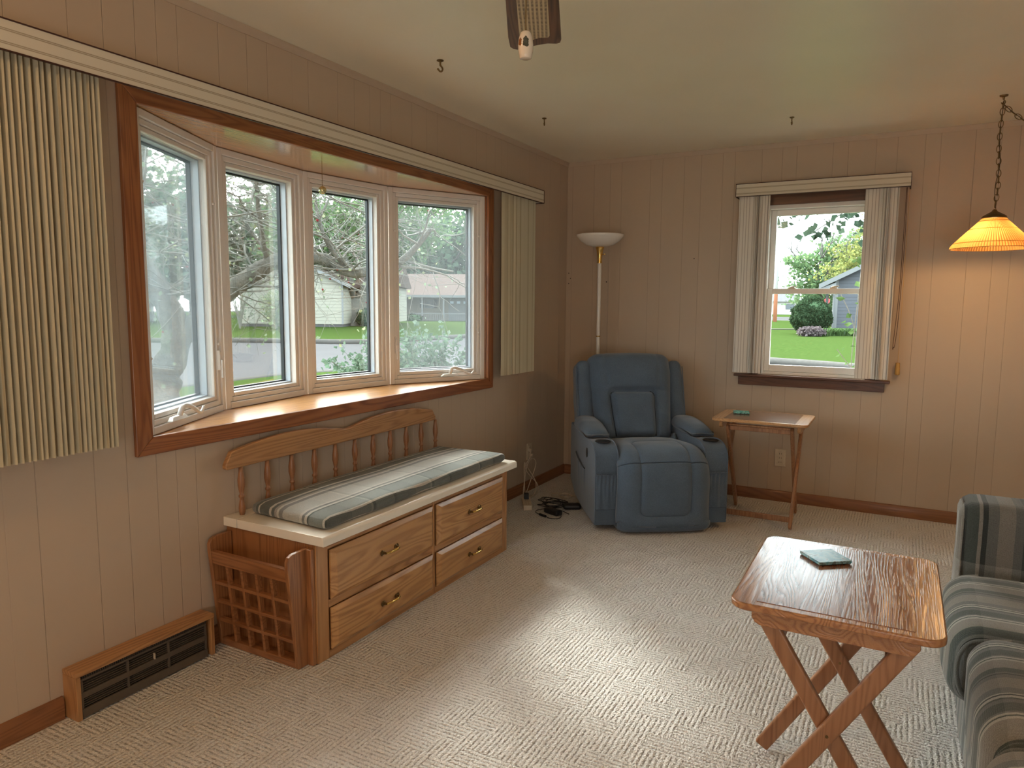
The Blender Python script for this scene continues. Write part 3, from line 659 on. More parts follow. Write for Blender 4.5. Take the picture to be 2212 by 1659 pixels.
for j in range(1, 4):
    zc = .030+.316*j/4
    for k in range(5): slab(px[k]+(.0067 if k else .0002), px[k+1]-.0067 if k < 4 else px[5]-.0002, zc-.0065, zc+.0065)
lk('rack_lattice', bm, M['rack_x'], r, bev=.0012)
bm = B(); box(bm, .0365, .4315, -3.322, -3.2818, .002, .016); lk('rack_floor', bm, M['rack_x'], r)
# seat cushion
def cf(p, n):
    z = p.z; z += .010*(1-n.x**4)*(1-n.y**4)*(1 if p.z > 0 else 0)
    z += .004*mnoise.noise(Vector((p.x*6, p.y*5, 0)))*(p.z > 0)
    x = p.x*(1-.015*math.cos(n.y*9)) + .006*mnoise.noise(Vector((0, p.y*4, 3)))
    return Vector((x, p.y+.012*n.x*abs(n.y)*(1 if p.y > 0 else -1), z))
bm = B(); rbox(bm, (.282, -2.545, .533), (.425, 1.365, .050), .024, 40, cf)
o = lk('bench_cushion', bm, M['bench_fab'], smooth='all'); base_at(o, (.07, -3.2, .508))
tag(o, 'long flat green and grey plaid cushion lying on the cream bench top', 'cushion')
M['bench_fab'].node_tree  # phase is set from the cushion's own corner
# ================================================================== RECLINER
R = thing('recliner', 'slate blue fabric recliner with winged back and two cup holders in the corner', 'armchair', (1.1235, -1.04, 0), math.radians(34.4))
CH, SE = M['chair'], M['chair_seam']
def L_(nm, bm, mat=CH, par=R, **k): return lk(nm, bm, mat, par, local=True, **k)
bm = B(); rbox(bm, (0, .40, .035), (.60, .62, .06), .01, 3); L_('base_frame', bm, M['black'])
def arm(sx):
    prof = spline([(.800, 0, .44), (.795, 0, .53), (.74, 0, .525), (.45, 0, .515), (.25, 0, .520), (.13, 0, .522), (.050, 0, .500), (.010, 0, .455), (.002, 0, .38), (.000, 0, .2), (.000, 0, .036)], 5)
    prof = [(p.x, p.z) for p in prof]+[(.30, .036), (.62, .060), (.800, .140)]
    x0, x1 = (-.4115, -.268) if sx < 0 else (.268, .4115)
    bm = B(); prism(bm, prof, 'x', x0, x1)
    a = L_('arm', bm, bev=.018, seg=4, angle=50)
    xc = (x0+x1)/2
    # piping down the front edges
    for xe in (x0+.004, x1-.004):
        bm = B(); tube(bm, [(xe, y-.0015, z+.001) for y, z in prof[12:-4]], .0032, 6); L_('piping', bm, CH, a)
    # gathered pocket on the front
    bm = B()
    def f(u, v):
        x = x0+.006+(x1-x0-.012)*u; z = .135+.215*v
        pl = math.sin(u*34+2*math.sin(v*3))*.004*(v**1.6)+.002*math.sin(u*15)
        return (x, -.006-.010*math.sin(PI*u)**.5*math.sin(PI*min(1, v*.85+.12))-pl*(math.sin(PI*u)**.5), z)
    grid(bm, f, 48, 24); L_('front_pocket', bm, CH, a, smooth='all', recalc=False)
    bm = B(); tube(bm, [(x0+.006+(x1-x0-.012)*k/30, -.012-.003*math.sin(k*1.9)*math.sin(PI*k/30), .350+.002*math.sin(k*2.3)) for k in range(31)], .0042, 6); L_('pocket_hem', bm, CH, a, smooth='all')
    bm = B(); tube(bm, [(x0+.004, -.003, .134), (x1-.004, -.003, .134)], .002, 5); L_('seam', bm, SE, a)
    # cup holder
    zc = .5245
    bm = B(); lathe(bm, [(.043, zc-.001), (.048, zc), (.051, zc+.0035), (.048, zc+.006), (.044, zc+.004), (.042, zc-.0005)], (xc, .118, 0), 32, caps=False); lathe(bm, [(.0425, zc-.0015), (.0425, zc+.0015), (.010, zc+.0012)], (xc, .118, 0), 32)
    L_('cup_holder', bm, M['black'], a, smooth='all')
    # padded arm top
    def pf(p, n):
        q = p.copy(); t = (n.y+1)/2
        q.z = p.z*(1-.25*max(0, -n.y))+.022*(1-n.x**2)*(p.z > 0)-.016*(1-t)**3*(p.z > 0)*2
        q.x = p.x*(1.0+.06*math.sin(PI*t)-.10*(1-t)**4)
        q.z += .004*mnoise.noise(Vector((p.x*14+sx, p.y*14, 1)))
        return q
    bm = B(); rbox(bm, (xc+sx*.002, .450, .550), (.162, .43, .070), .034, 22, pf); pd = L_('arm_pad', bm, CH, a, smooth='all')
    return a
aL = arm(-1); aR = arm(1)
# side pocket and control button on the outer face of the left arm
bm = B()
def f(u, v):
    y = .30+.30*u; zt = .315+.05*u; z = .12+(zt-.12)*v
    return (-.4125-.010*math.sin(PI*u)**.6*v-.003*math.sin(u*22)*v*math.sin(PI*u), y, z)
grid(bm, f, 30, 16); L_('side_pocket', bm, CH, aL, smooth='all', recalc=False)
bm = B(); tube(bm, [(-.4135-.010*math.sin(PI*u)**.6, .30+.30*u, .316+.05*u) for u in [k/16 for k in range(17)]], .0035, 6); L_('pocket_hem', bm, SE, aL, smooth='all')
bm = B(); lathe(bm, [(1, -.4118), (1, -.4145), (.8, -.4155)], (0, 0, 0), 28, 'x')
for v in bm.verts: v.co.y = v.co.y*.020+.245; v.co.z = v.co.z*.030+.432
cb = L_('control_panel', bm, M['black'], aL, smooth=True)
# seat and footrest: one padded waterfall, split at the front seam
path = spline([(0, .56, .430), (0, .44, .455), (0, .25, .470), (0, .10, .478), (0, .01, .462), (0, -.045, .415), (0, -.070, .33), (0, -.070, .22), (0, -.066, .12), (0, -.078, .055), (0, -.060, .030), (0, .02, .032)], 12)
def arc(t):
    q = t*(len(path)-1); i = min(int(q), len(path)-2); return path[i].lerp(path[i+1], q-i)
def arcn(t):
    d = arc(min(1, t+.01))-arc(max(0, t-.01)); return Vector((0, d.z, -d.y)).normalized()
def sdf(x, y, hx, hy, rr):
    qx, qy = abs(x)-hx+rr, abs(y)-hy+rr
    return math.hypot(max(qx, 0), max(qy, 0))+min(max(qx, qy), 0)-rr
def wf(t, u, hw):
    p = arc(t); nn = arcn(t); x = u*hw
    e = 1-abs(u)**8; puff = .016*(1-u*u)
    sd = sdf(x, (t-.46)*1.05, .150, .29, .05)
    g = -.016*math.exp(-(sd/.011)**2)+(.010 if sd < 0 else 0)*min(1, -sd/.03)
    wr = .0035*mnoise.noise(Vector((x*14, t*16, 2)))
    edge = -.045*abs(u)**10
    q = p-nn*(-1)*0
    off = puff+g+wr+edge
    return Vector((x, p.y, p.z))+(-nn if False else nn*-1)*(-off)
# outward direction of the waterfall is up on the seat and forward on the front
def wfp(t, u, hw):
    p = arc(t); d = arc(min(1, t+.008))-arc(max(0, t-.008)); nn = Vector((0, d.z, -d.y)).normalized()
    if nn.z < 0 and p.z > .44: nn = -nn
    if nn.y > 0 and .06 < p.z <= .44: nn = -nn
    if p.z <= .06: nn = Vector((0, -.6, -.2))
    x = u*hw; sd = sdf(x, (t-.47)*1.05, .150, .285, .05)
    g = -.013*math.exp(-(sd/.010)**2)+.008*min(1, max(0, -sd)/.03)
    if sd > .012: g += .006*math.exp(-((sd-.05)/.03)**2)
    off = .012*(1-u*u)+g+.004*mnoise.noise(Vector((x*9, t*12, 2)))-.05*abs(u)**12
    return Vector((x, p.y, p.z))+nn*off
ts = .455
def half(t): return .262+.004*math.sin(PI*t)+.012*max(0, (t-.45)/.55)
def seat_part(t0, t1, nm):
    bm = B(); grid(bm, lambda a, b: wfp(t0+(t1-t0)*b, a*2-1, half(t0+(t1-t0)*b)), 90, 90)
    o = L_(nm, bm, CH, smooth='all', recalc=False); md = o.modifiers.new('thick', 'SOLIDIFY'); md.thickness = .02; md.offset = -1
    return o
st_ = seat_part(0, ts-.002, 'seat_cushion'); ft = seat_part(ts+.002, .995, 'footrest')
def seam_line(pts, par, rad=.0032):
    bm = B(); tube(bm, pts, rad, 6); return L_('seam', bm, SE, par, smooth='all')
def inset_path(tt0, tt1):
    """outline of the raised centre panel between two arc positions, on the surface"""
    out = []
    hx, hy, rr = .150, .285/1.05, .05
    pr = []
    for k in range(40): pr.append((-hx, .47-(.285/1.05)+(2*hy-rr)*k/39))
    for k in range(1, 10): a = PI/2*k/9; pr.append((-hx+rr-rr*math.cos(a), .47+hy-rr/1.05+rr/1.05*math.sin(a)))
    for k in range(1, 16): pr.append((-hx+rr+(2*hx-2*rr)*k/15, .47+hy))
    for k in range(1, 10): a = PI/2*k/9; pr.append((hx-rr+rr*math.sin(a), .47+hy-rr/1.05+rr/1.05*math.cos(a)))
    for k in range(40): pr.append((hx, .47+hy-rr/1.05-(2*hy-rr)*k/39))
    return pr
pp = inset_path(0, 1)
S3 = [wfp(t, x/half(t), half(t))+Vector((0, 0, 0)) for x, t in pp]
seam_line(S3[:26], st_); seam_line(S3[26:-26], ft); seam_line(S3[-26:], st_)
bm = B(); box(bm, -.255, .255, .0, .50, .065, .40); L_('seat_box', bm, SE)
# backrest
lean = math.atan2(.30, .60)
MB4 = Matrix.Translation((-.012, .60, .43)) @ Matrix.Rotation(-lean, 4, 'X')
def bf(p, n):
    t = (n.z+1)/2; q = p.copy()
    w_ = 0.90+.20*min(1, t*1.3)
    q.x = p.x*w_
    if p.y < 0:
        front = max(0, -n.y)
        cx = (1-n.x**4); q.y -= .030*cx*front
        if t > .56: q.y -= .052*math.sin(PI*min(1, (t-.53)/.50))**.8*front*(1-n.x**6)
        q.z += .03*(1-n.x**2)*(t > .9)*(t-.9)*3
        hxx = .155-.012*t
        sd = sdf(p.x+.005, p.z+.135, hxx, .165, .035)
        q.y += front*(.026*math.exp(-(sd/.013)**2)-.014*min(1, max(0, -sd)/.035))
        for xs_ in (-.17, .17):
            if t > .56: q.y += front*.006*math.exp(-((p.x-xs_)/.008)**2)
        if t < .58 and abs(p.x) > .17: q.y += .006*mnoise.noise(Vector((p.x*6, p.z*26, 5)))*front
    q.y += .004*mnoise.noise(Vector((p.x*8, p.z*8, 7)))
    if t > .9: q.x *= 1-.06*(t-.9)*10*(t-.9)*10
    return q
bm = B(); rbox(bm, (0, 0, 0), (.545, .17, .64), .062, 60, bf, MB4 @ Matrix.Translation((0, 0, .30)))
bk = L_('backrest', bm, CH, smooth='all')
sl = []
hxx = .150; hz = .165; rr = .035; zo = .135
def bp(x, z):
    n_ = Vector((x/.2725, -1, z/.32)); return (MB4 @ Matrix.Translation((0, 0, .30))) @ bf(Vector((x, -.085, z)), n_)
for k in range(24): sl.append(bp(-hxx-.005, -.29+(.29+hz-zo-rr)*k/23))
for k in range(1, 8): a = PI/2*k/7; sl.append(bp(-hxx-.005+rr-rr*math.cos(a), hz-zo-rr+rr*math.sin(a)))
for k in range(1, 16): sl.append(bp(-hxx-.005+rr+(2*hxx-2*rr)*k/15, hz-zo))
for k in range(1, 8): a = PI/2*k/7; sl.append(bp(hxx-.005-rr+rr*math.sin(a), hz-zo-rr+rr*math.cos(a)))
for k in range(24): sl.append(bp(hxx-.005, hz-zo-rr-(.29+hz-zo-rr)*k/23))
seam_line(sl, bk, .0035)
# wings
for s in (-1, 1):
    def wfn(p, n):
        q = p.copy(); t = (n.z+1)/2
        q.y = p.y*(1-.12*t)+(.0)*t; q.x = p.x*(.92+.12*math.sin(PI*t))
        q.x += .004*mnoise.noise(Vector((p.y*8, p.z*9, s)))
        return q
    Mw = Matrix.Translation((s*.325-.012, .705, .48)) @ Matrix.Rotation(-math.radians(17), 4, 'X')
    bm = B(); rbox(bm, (0, 0, 0), (.112, .20, .54), .05, 24, wfn, Mw @ Matrix.Translation((0, 0, .225))); wg = L_('wing', bm, CH, smooth='all')
    pts = [Mw @ Matrix.Translation((0, 0, .225)) @ Vector((s*.050, -.082, z)) for z in [-.24+.02*k for k in range(24)]]
    bm = B(); tube(bm, pts, .003, 6); L_('piping', bm, CH, wg, smooth='all')
# ================================================================== FLOOR LAMP
lx, ly = .352, -.19
r = thing('torchiere_lamp', 'white torchiere floor lamp with brass collar and frosted bowl behind the recliner', 'floor lamp', (lx, ly, 0))
bm = B(); lathe(bm, [(.115, .001), (.118, .012), (.110, .020), (.045, .030), (.018, .040), (.014, .046)], (lx, ly, 0), 36); lk('base', bm, M['white_metal'], r, smooth=True)
bm = B(); lathe(bm, [(.0135, .046), (.0135, 1.118)], (lx, ly, 0), 20); lathe(bm, [(.0135, 1.127), (.0145, 1.66)], (lx, ly, 0), 20); lk('pole', bm, M['white_metal'], r, smooth=True)
bm = B(); lathe(bm, [(.0150, 1.1185), (.0160, 1.1225), (.0150, 1.1265)], (lx, ly, 0), 20); lk('brass_ring', bm, M['brass'], r, smooth=True)
bm = B(); lathe(bm, [(.017, 1.6605), (.018, 1.668), (.0165, 1.676), (.017, 1.700), (.021, 1.735), (.027, 1.765), (.032, 1.776), (.030, 1.780)], (lx, ly, 0), 24); lk('collar', bm, M['brass'], r, smooth=True)
bm = B(); tube(bm, [(lx, ly, 1.722), (lx+.045, ly-.02, 1.724)], .003, 8); lathe(bm, [(.002, -.006), (.006, -.004), (.006, .004), (.002, .006)], (lx+.047, ly-.021, 1.724), 10); lk('switch_knob', bm, M['brass'], r)
bo = [(.030, 1.7805), (.060, 1.783), (.100, 1.795), (.140, 1.820), (.168, 1.850), (.1745, 1.866), (.172, 1.868), (.164, 1.852), (.137, 1.826), (.098, 1.801), (.060, 1.790), (.004, 1.787)]
bm = B(); lathe(bm, bo, (lx, ly, 0), 48); lk('bowl_shade', bm, M['frost'], r, smooth='all')
# ================================================================== FOLDING TRAY TABLES
def rrect(x0, x1, y0, y1, rr, n=6):
    out = []
    for cx, cy, a0 in ((x1-rr, y1-rr, 0), (x0+rr, y1-rr, PI/2), (x0+rr, y0+rr, PI), (x1-rr, y0+rr, 1.5*PI)):
        for k in range(n+1): a = a0+PI/2*k/n; out.append((cx+rr*math.cos(a), cy+rr*math.sin(a)))
    return out
def tray(name, label, loc, rz, mats, tz=.66, bx_=.026, by_=.072, low=True):
    """local: long side along y, aprons and leg frames across x"""
    W2, L2 = .2265, .283; mr, mi, ml = mats
    r = thing(name, label, 'folding table', loc, rz)
    k = dict(local=True)
    bm = B(); prism(bm, rrect(-W2, W2, -L2, L2, .042), 'z', tz-.019, tz-.0008); lk('table_rim', bm, mr, r, bev=.005, seg=3, **k)
    bm = B(); box(bm, -W2+bx_, W2-bx_, -L2+by_, L2-by_, tz-.0007, tz+.0002); lk('table_panel', bm, mi, r, **k)
    for s in (-1, 1):
        yy = s*(L2-.052)
        bm = B(); pr = [(-W2+.048, tz-.0195), (W2-.048, tz-.0195), (W2-.048, tz-.048), (W2-.056, tz-.060), (W2-.068, tz-.066), (-W2+.068, tz-.066), (-W2+.056, tz-.060), (-W2+.048, tz-.048)]
        prism(bm, pr, 'y', yy-.010, yy+.010); lk('apron', bm, mr, r, bev=.002, **k)
    for fr in (-1, 1):          # outer and inner leg frames
        for s in (-1, 1):
            yy = s*(L2-.052-(.021 if fr < 0 else .041))
            a = Vector((-fr*.165, yy, tz-.042)); b = Vector((fr*.205, yy, .014))
            bm = B(); bar(bm, a, b, .020, .042, Vector((0, 1, 0)).cross(b-a))
            lk('leg', bm, ml, r, bev=.006, seg=3, **k)
        yy = L2-.052-(.021 if fr < 0 else .041)-.0095
        q = Vector((-fr*.165, 0, tz-.042)).lerp(Vector((fr*.205, 0, .014)), (.03 if fr > 0 else .92) if low else .12)
        bm = B(); box(bm, q.x-.010, q.x+.010, -yy, yy, q.z-.016, q.z+.016); lk('stretcher', bm, ml, r, bev=.003, **k)
        q = Vector((-fr*.165, 0, tz-.042))
        if fr > 0: bm = B(); tube(bm, [(q.x, -yy+.0, q.z), (q.x, yy, q.z)], .009, 12); lk('pivot_rod', bm, ml, r, **k)
    for s in (-1, 1):
        yy = s*(L2-.052); bm = B(); q = Vector((-.165, 0, tz-.042)).lerp(Vector((.205, 0, .014)), .45)
        tube(bm, [(q.x, yy-s*.052, q.z), (q.x, yy-s*.010, q.z)], .004, 10); lk('pivot_bolt', bm, M['old_brass'], r, **k)
    return r
tray('tray_table', 'glossy brown oak folding tray table in the foreground beside the sofa', (2.243, -3.205, 0), 0, (M['tray_y'], M['tray_p'], M['tray_z']), .66, .060, .028, False)
tray('tray_table', 'pale framed folding tray table against the end wall beside the recliner', (1.605, -.475, 0), PI/2, (M['tray_pale'], M['tray_inset'], M['tray_z']))
def coaster_mat(name, c):
    m, nt, b = new_mat(name, c[0], .25, spec=.3); n = noise(nt, coords(nt), 22, 4, .6, 1.2)
    nt.links.new(ramp(nt, n, [(.3, c[0]), (.45, c[1]), (.55, c[2]), (.62, c[3]), (.75, c[0])]), b.inputs['Base Color']); return m
M['coast1'] = coaster_mat('marbled_blue_tile', [(.02, .09, .13), (.06, .22, .26), (.22, .36, .36), (.10, .12, .10)])
M['coast2'] = coaster_mat('marbled_green_tile', [(.01, .20, .17), (.03, .36, .30), (.25, .55, .48), (.02, .12, .11)])
def coaster(loc, rz, mat, label):
    r = thing('coaster', label, 'coaster', loc, rz, 'marbled square coasters')
    bm = B(); prism(bm, rrect(-.049, .049, -.049, .049, .004, 3), 'z', .0022, .0102); lk('tile', bm, mat, r, bev=.0012, local=True)
    bm = B(); box(bm, -.046, .046, -.046, .046, .0003, .0021); lk('backing', bm, M['black'], r, local=True)
coaster((2.194, -3.073, .661), math.radians(38), M['coast1'], 'square blue marbled coaster on the near brown folding table')
coaster((1.452, -.415, .661), math.radians(14), M['coast2'], 'square green marbled coaster on the far pale folding table')
# ================================================================== SOFA
r = thing('sofa', 'green and taupe plaid sofa along the right with loose seat cushions', 'sofa', (3.05, -3.4, 0))
ARMY = -2.30
def loc_sofa(): pass
prof = [(ARMY+.26, .06), (ARMY+.26, .60)]
def af(p, n):
    q = p.copy(); t = (n.z+1)/2
    q.y = p.y*(1+.10*max(0, n.z)**2)
    q.x += .006*mnoise.noise(Vector((p.x*5, p.y*5, p.z*5)))
    return q
bm = B(); rbox(bm, (3.03, ARMY+.115, .368), (.94, .215, .626), .055, 26, af); a = lk('arm', bm, M['sofa_arm'], r, smooth='all')
# welt around the arm front
pts = []
for z in [.08+.04*k for k in range(14)]: pts.append((2.573, ARMY+.020, z))
for k in range(8): an = PI*k/7; pts.append((2.573, ARMY+.115-.098*math.cos(an), .612+.052*math.sin(an)))
for z in [.59-.04*k for k in range(14)]: pts.append((2.573, ARMY+.21, z))
bm = B(); tube(bm, pts, .006, 8); lk('welt', bm, M['sofa_arm'], a, smooth='all')
bm = B(); box(bm, 2.585, 3.48, -4.62, ARMY-.002, .05, .27); lk('base', bm, M['sofa_base'], r, bev=.02)
bm = B()
def sk(u, v): return (2.575+.006*math.sin(u*9)+.004*math.sin(u*31)*(1-v), ARMY+.02-(2.2)*u, .008+.25*v)
grid(bm, sk, 120, 6); lk('skirt', bm, M['sofa_base'], r, smooth='all', recalc=False)
cush = [(-2.885, ARMY-.012, 2.525, .450), (-3.43, -2.872, 2.560, .462), (-3.99, -3.418, 2.553, .455), (-4.55, -3.98, 2.55, .452)]
for i, (y0, y1, x0, zt) in enumerate(cush):
    def sf(p, n, i=i):
        q = p.copy(); fr = max(0, -n.x)
        q.z += .014*(1-n.y**4)*(p.z > 0)*(1-max(0, n.x)**2)
        q.z -= .028*fr**3 if p.z < 0 else .012*fr**6
        q.x -= .014*fr*(1-n.y**2)
        q += Vector((.007*mnoise.noise(Vector((p.y*4, p.z*4, i*3.1))), 0, .007*mnoise.noise(Vector((p.x*4, p.y*4, i*2.7)))))
        return q
    s0 = (3.32-x0, y1-y0, .215)
    bm = B(); rbox(bm, ((x0+3.32)/2, (y0+y1)/2, zt-.1075), s0, .075, 34, sf); cu = lk('seat_cushion', bm, M['sofa_seat'], r, smooth='all')
    for s in (-1, 1):
        yy = (y0+y1)/2+s*(s0[1]/2-.012)
        pts = [(x0+.02+.010*math.cos(k)*0, yy+.003*math.sin(k*2.7), zt-.04-.022*k/1.0*.7) for k in range(0, 10)]
        bm = B(); tube(bm, spline([(x0+.10, yy, zt-.012), (x0+.045, yy, zt-.028), (x0+.018, yy, zt-.07), (x0+.014, yy, zt-.13), (x0+.03, yy, zt-.185), (x0+.07, yy, zt-.205)], 6), .006, 8); lk('welt', bm, M['sofa_seat'], cu, smooth='all')
bm = B(); rbox(bm, (3.50, -3.45, .46), (.22, 2.25, .80), .07, 16); lk('back', bm, M['sofa_seat'], r, smooth='all')
# ================================================================== CEILING FAN, HOOKS, PENDANT
HX, HY = 1.785, -4.115
r = thing('ceiling_fan', 'ceiling fan with a cane inset wooden blade and ivory pull knob', 'ceiling fan', (HX, HY, H))
bm = B(); lathe(bm, [(.065, H-.001), (.070, H-.03), (.030, H-.06), (.013, H-.07), (.013, 2.17), (.05, 2.16), (.11, 2.13), (.12, 2.06), (.10, 2.02), (.05, 1.995), (.05, 1.96), (.02, 1.95)], (HX, HY, 0), 28); lk('motor', bm, M['old_brass'], r, smooth=True)
M['fan_wood'] = wood('fan_dark_wood', (.15, .070, .034), (.055, .024, .012), 'x', .5, coat=0.0, rings=46, seed=12, cross=14)
def cane_mat():
    m, nt, b = new_mat('woven_cane', (.5, .4, .25), .6); t = nd(nt, 'ShaderNodeTexCoord'); s = nd(nt, 'ShaderNodeSeparateXYZ', {0: t.outputs['Object']})
    k = 2*PI/.0095; a = mth(nt, 'SINE', mth(nt, 'MULTIPLY', s.outputs[1], k)); c = mth(nt, 'SINE', mth(nt, 'MULTIPLY', mth(nt, 'ADD', s.outputs[0], mth(nt, 'MULTIPLY', mth(nt, 'FLOOR', mth(nt, 'DIVIDE', s.outputs[1], .0095)), .0035)), k*1.35))
    h = mth(nt, 'MULTIPLY', mth(nt, 'GREATER_THAN', a, -.1), mth(nt, 'GREATER_THAN', c, -.15))
    nt.links.new(mix(nt, h, (.55, .44, .27), (.07, .04, .02)), b.inputs['Base Color']); bump(nt, b, h, -.4, .002); return m
M['cane'] = cane_mat()
dirang = math.atan2(-3.56+4.115, 1.523-1.785)
for q in range(5):
    a = dirang+q*2*PI/5; bz = 1.985
    bl = bpy.data.objects.new('blade', None); bpy.data.objects.remove(bl)
    bm = B()
    e = [(.14, -.048), (.40, -.066), (.645, -.070)]
    out = [(.13, -.046), (.545, -.060), (.562, -.058), (.572, -.050), (.580, -.028), (.604, 0.0), (.634, .026), (.654, .048), (.653, .060), (.642, .067), (.58, .068), (.13, .050)]
    prism(bm, out, 'z', -.003, .003)
    Mx = Matrix.Translation((HX, HY, bz)) @ Matrix.Rotation(a, 4, 'Z') @ Matrix.Rotation(math.radians(9), 4, 'X')
    Mr = Matrix.Rotation(a, 4, 'Z') @ Matrix.Rotation(math.radians(9), 4, 'X'); Ml = Matrix.Translation((0, 0, bz-H)) @ Mr
    b_ = lk('blade', bm, M['fan_wood'], r, bev=.0015, local=True); b_.matrix_local = Ml
    bm = B()
    inn = [(.20, -.028), (.520, -.034), (.536, -.030), (.545, -.010), (.572, .012), (.596, .034), (.588, .040), (.20, .032)]
    prism(bm, inn, 'z', -.0042, .0042); lk('cane_panel', bm, M['cane'], b_, local=True)
    bm = B(); prism(bm, [(.09, -.018), (.19, -.03), (.21, 0), (.19, .03), (.09, .018)], 'z', .0035, .008); lk('blade_iron', bm, M['old_brass'], b_, local=True)
bm = B(); kn = [(.006, 1.7965), (.0085, 1.7945), (.0112, 1.786), (.0124, 1.776), (.0118, 1.765), (.0100, 1.7585), (.0095, 1.7555), (.0075, 1.7545)]
lathe(bm, kn, (HX, HY, 0), 24); kb = lk('pull_knob', bm, M['ceramic'], r, smooth='all')
for (da, z, c_, s_) in ((math.radians(-62), 1.777, 'olive', .0062), (math.radians(-112), 1.778, 'rust', .0045)):
    bm = B()
    for (oa, oz, rr_) in ((0, 0, .8), (.35, .6, .5), (-.3, .75, .45), (.25, -.7, .6), (-.35, -.5, .5), (0, 1.2, .35)):
        aa = da+oa*s_/.0128; zz = z+oz*s_; rad = s_*rr_
        lathe(bm, [(rad, 0), (rad*.6, .00045)], (0, 0, 0), 10, 'x')
        for v in list(bm.verts)[-20:]:
            p = Vector(v.co); ang2 = aa+p.y/.0128; R0 = .01248-.22*abs(zz+p.z-1.776)**1.15+p.x*1.0
            v.co = (HX+math.cos(ang2)*R0, HY+math.sin(ang2)*R0, zz+p.z)
    lk('painted_motif', bm, M[c_], kb)
bm = B(); tube(bm, [(HX, HY, 1.7965), (HX, HY, 1.955)], .0011, 6); lk('pull_chain', bm, M['old_brass'], r)
# screw hooks in the ceiling
def hook(loc, rz, label, sc_=1.0):
    r = thing('ceiling_hook', label, 'hook', loc, rz, 'brass hooks in the ceiling')
    bm = B(); lathe(bm, [(.016*sc_, -.0005), (.017*sc_, -.003), (.009*sc_, -.007)], (0, 0, 0), 18); lk('base_plate', bm, M['old_brass'], r, local=True, smooth=True)
    bm = B(); s = sc_*.001
    tube(bm, [Vector(p)*s for p in [(0, 0, -7), (0, 0, -24)]]+[Vector(p)*s for p in spline([(0, 0, -24), (6, 0, -30), (11, 0, -40), (7, 0, -50), (-2, 0, -50), (-9, 0, -42), (-13, 0, -38)], 5)[1:]], .0042*sc_, 8); lk('hook', bm, M['old_brass'], r, local=True, smooth=True)
    return r
hook((.459, -2.414, H), YAW, 'brass ceiling hook nearest the fan, its curl seen open', .95)
hook((.432, -1.302, H), YAW+1.4, 'brass ceiling hook above the corner by the bow window', .8)
hook((1.711, -.672, H), YAW+1.0, 'brass ceiling hook above the end wall window', .8)
# swag pendant
PX, PY = 2.728, -.64
r = thing('swag_pendant_lamp', 'lit amber ribbed glass pendant lamp hanging on a chain by the end wall', 'pendant lamp', (PX, PY, H))
bm = B(); lathe(bm, [(.020, H-.0005), (.018, H-.006), (.006, H-.010), (.004, H-.022)], (PX, PY, 0), 16); tube(bm, spline([(PX, PY, H-.022), (PX+.008, PY, H-.034), (PX+.002, PY, H-.045), (PX-.008, PY, H-.040)], 5), .003, 8); lk('ceiling_hook', bm, M['old_brass'], r, smooth=True)
def link(bm, c, d, k, a=.0195, b_=.0105):
    c, d = Vector(c), Vector(d).normalized(); s = d.cross(Vector((.3, 1, .1))).normalized(); u = s.cross(d)
    s, u = (s, u) if k % 2 else (u, s)
    tube(bm, [c+d*math.cos(2*PI*i/14)*a+s*math.sin(2*PI*i/14)*b_ for i in range(14)], .0021, 6, closed=True)
def chain(pts, nm):
    pts = spline(pts, 12); d = 0; k = 0; bm = B(); nxt = 0.0
    for p, q in zip(pts, pts[1:]):
        L0 = (q-p).length
        while nxt <= d+L0:
            link(bm, p.lerp(q, (nxt-d)/L0), q-p, k); k += 1; nxt += .031
        d += L0
    return lk(nm, bm, M['old_brass'], r, smooth='all')
chain([(PX, PY, H-.05), (PX-.004, PY, 2.2), (PX+.006, PY, 2.0), (PX, PY, 1.885)], 'chain')
sw = [(PX+.004, PY, H-.05), (PX+.06, PY-.01, 2.33), (PX+.13, PY-.02, 2.275), (PX+.25, PY-.04, 2.235), (PX+.42, PY-.05, 2.30), (PX+.55, PY-.06, H-.02)]
chain(sw, 'swag_chain')
bm = B(); tube(bm, spline([(PX+.003, PY, H-.04), (PX-.006, PY+.004, 2.25), (PX+.006, PY-.004, 2.1), (PX-.006, PY+.004, 1.98), (PX+.003, PY, 1.87)], 8), .002, 6); tube(bm, spline([(p[0], p[1], p[2]+.003) for p in sw], 6), .002, 6); lk('lamp_cord', bm, plain('brown_lamp_cord', (.07, .045, .02), .5, bmp=0), r, smooth=True)
bm = B(); lathe(bm, [(.004, 1.868), (.008, 1.866), (.014, 1.856), (.045, 1.838), (.056, 1.830), (.058, 1.822), (.052, 1.820)], (PX, PY, 0), 32); lk('cap', bm, M['old_brass'], r, smooth=True)
def shade_mat():
    m, nt, b = new_mat('amber_ribbed_glass', (.90, .52, .18), .25)
    nt.nodes.remove(b); tc = nd(nt, 'ShaderNodeTexCoord'); se = nd(nt, 'ShaderNodeSeparateXYZ', {0: tc.outputs['Object']})
    an = mth(nt, 'SINE', mth(nt, 'MULTIPLY', mth(nt, 'ARCTAN2', se.outputs[1], se.outputs[0]), 90.0)); rc = mix(nt, mth(nt, 'MULTIPLY_ADD', an, .5, .5), (.26, .12, .032), (.72, .42, .15))
    t = nd(nt, 'ShaderNodeBsdfTranslucent', {0: rc}); d = nd(nt, 'ShaderNodeBsdfDiffuse', {0: rc}); g = nd(nt, 'ShaderNodeBsdfGlossy', {0: (1, 1, 1, 1), 1: .15})
    a = nd(nt, 'ShaderNodeMixShader', {0: .35, 1: t.outputs[0], 2: d.outputs[0]}); c = nd(nt, 'ShaderNodeMixShader', {0: .07, 1: a.outputs[0], 2: g.outputs[0]})
    nt.links.new(c.outputs[0], nt.nodes['Material Output'].inputs[0]); return m
bm = B(); n = 360; rib = 90
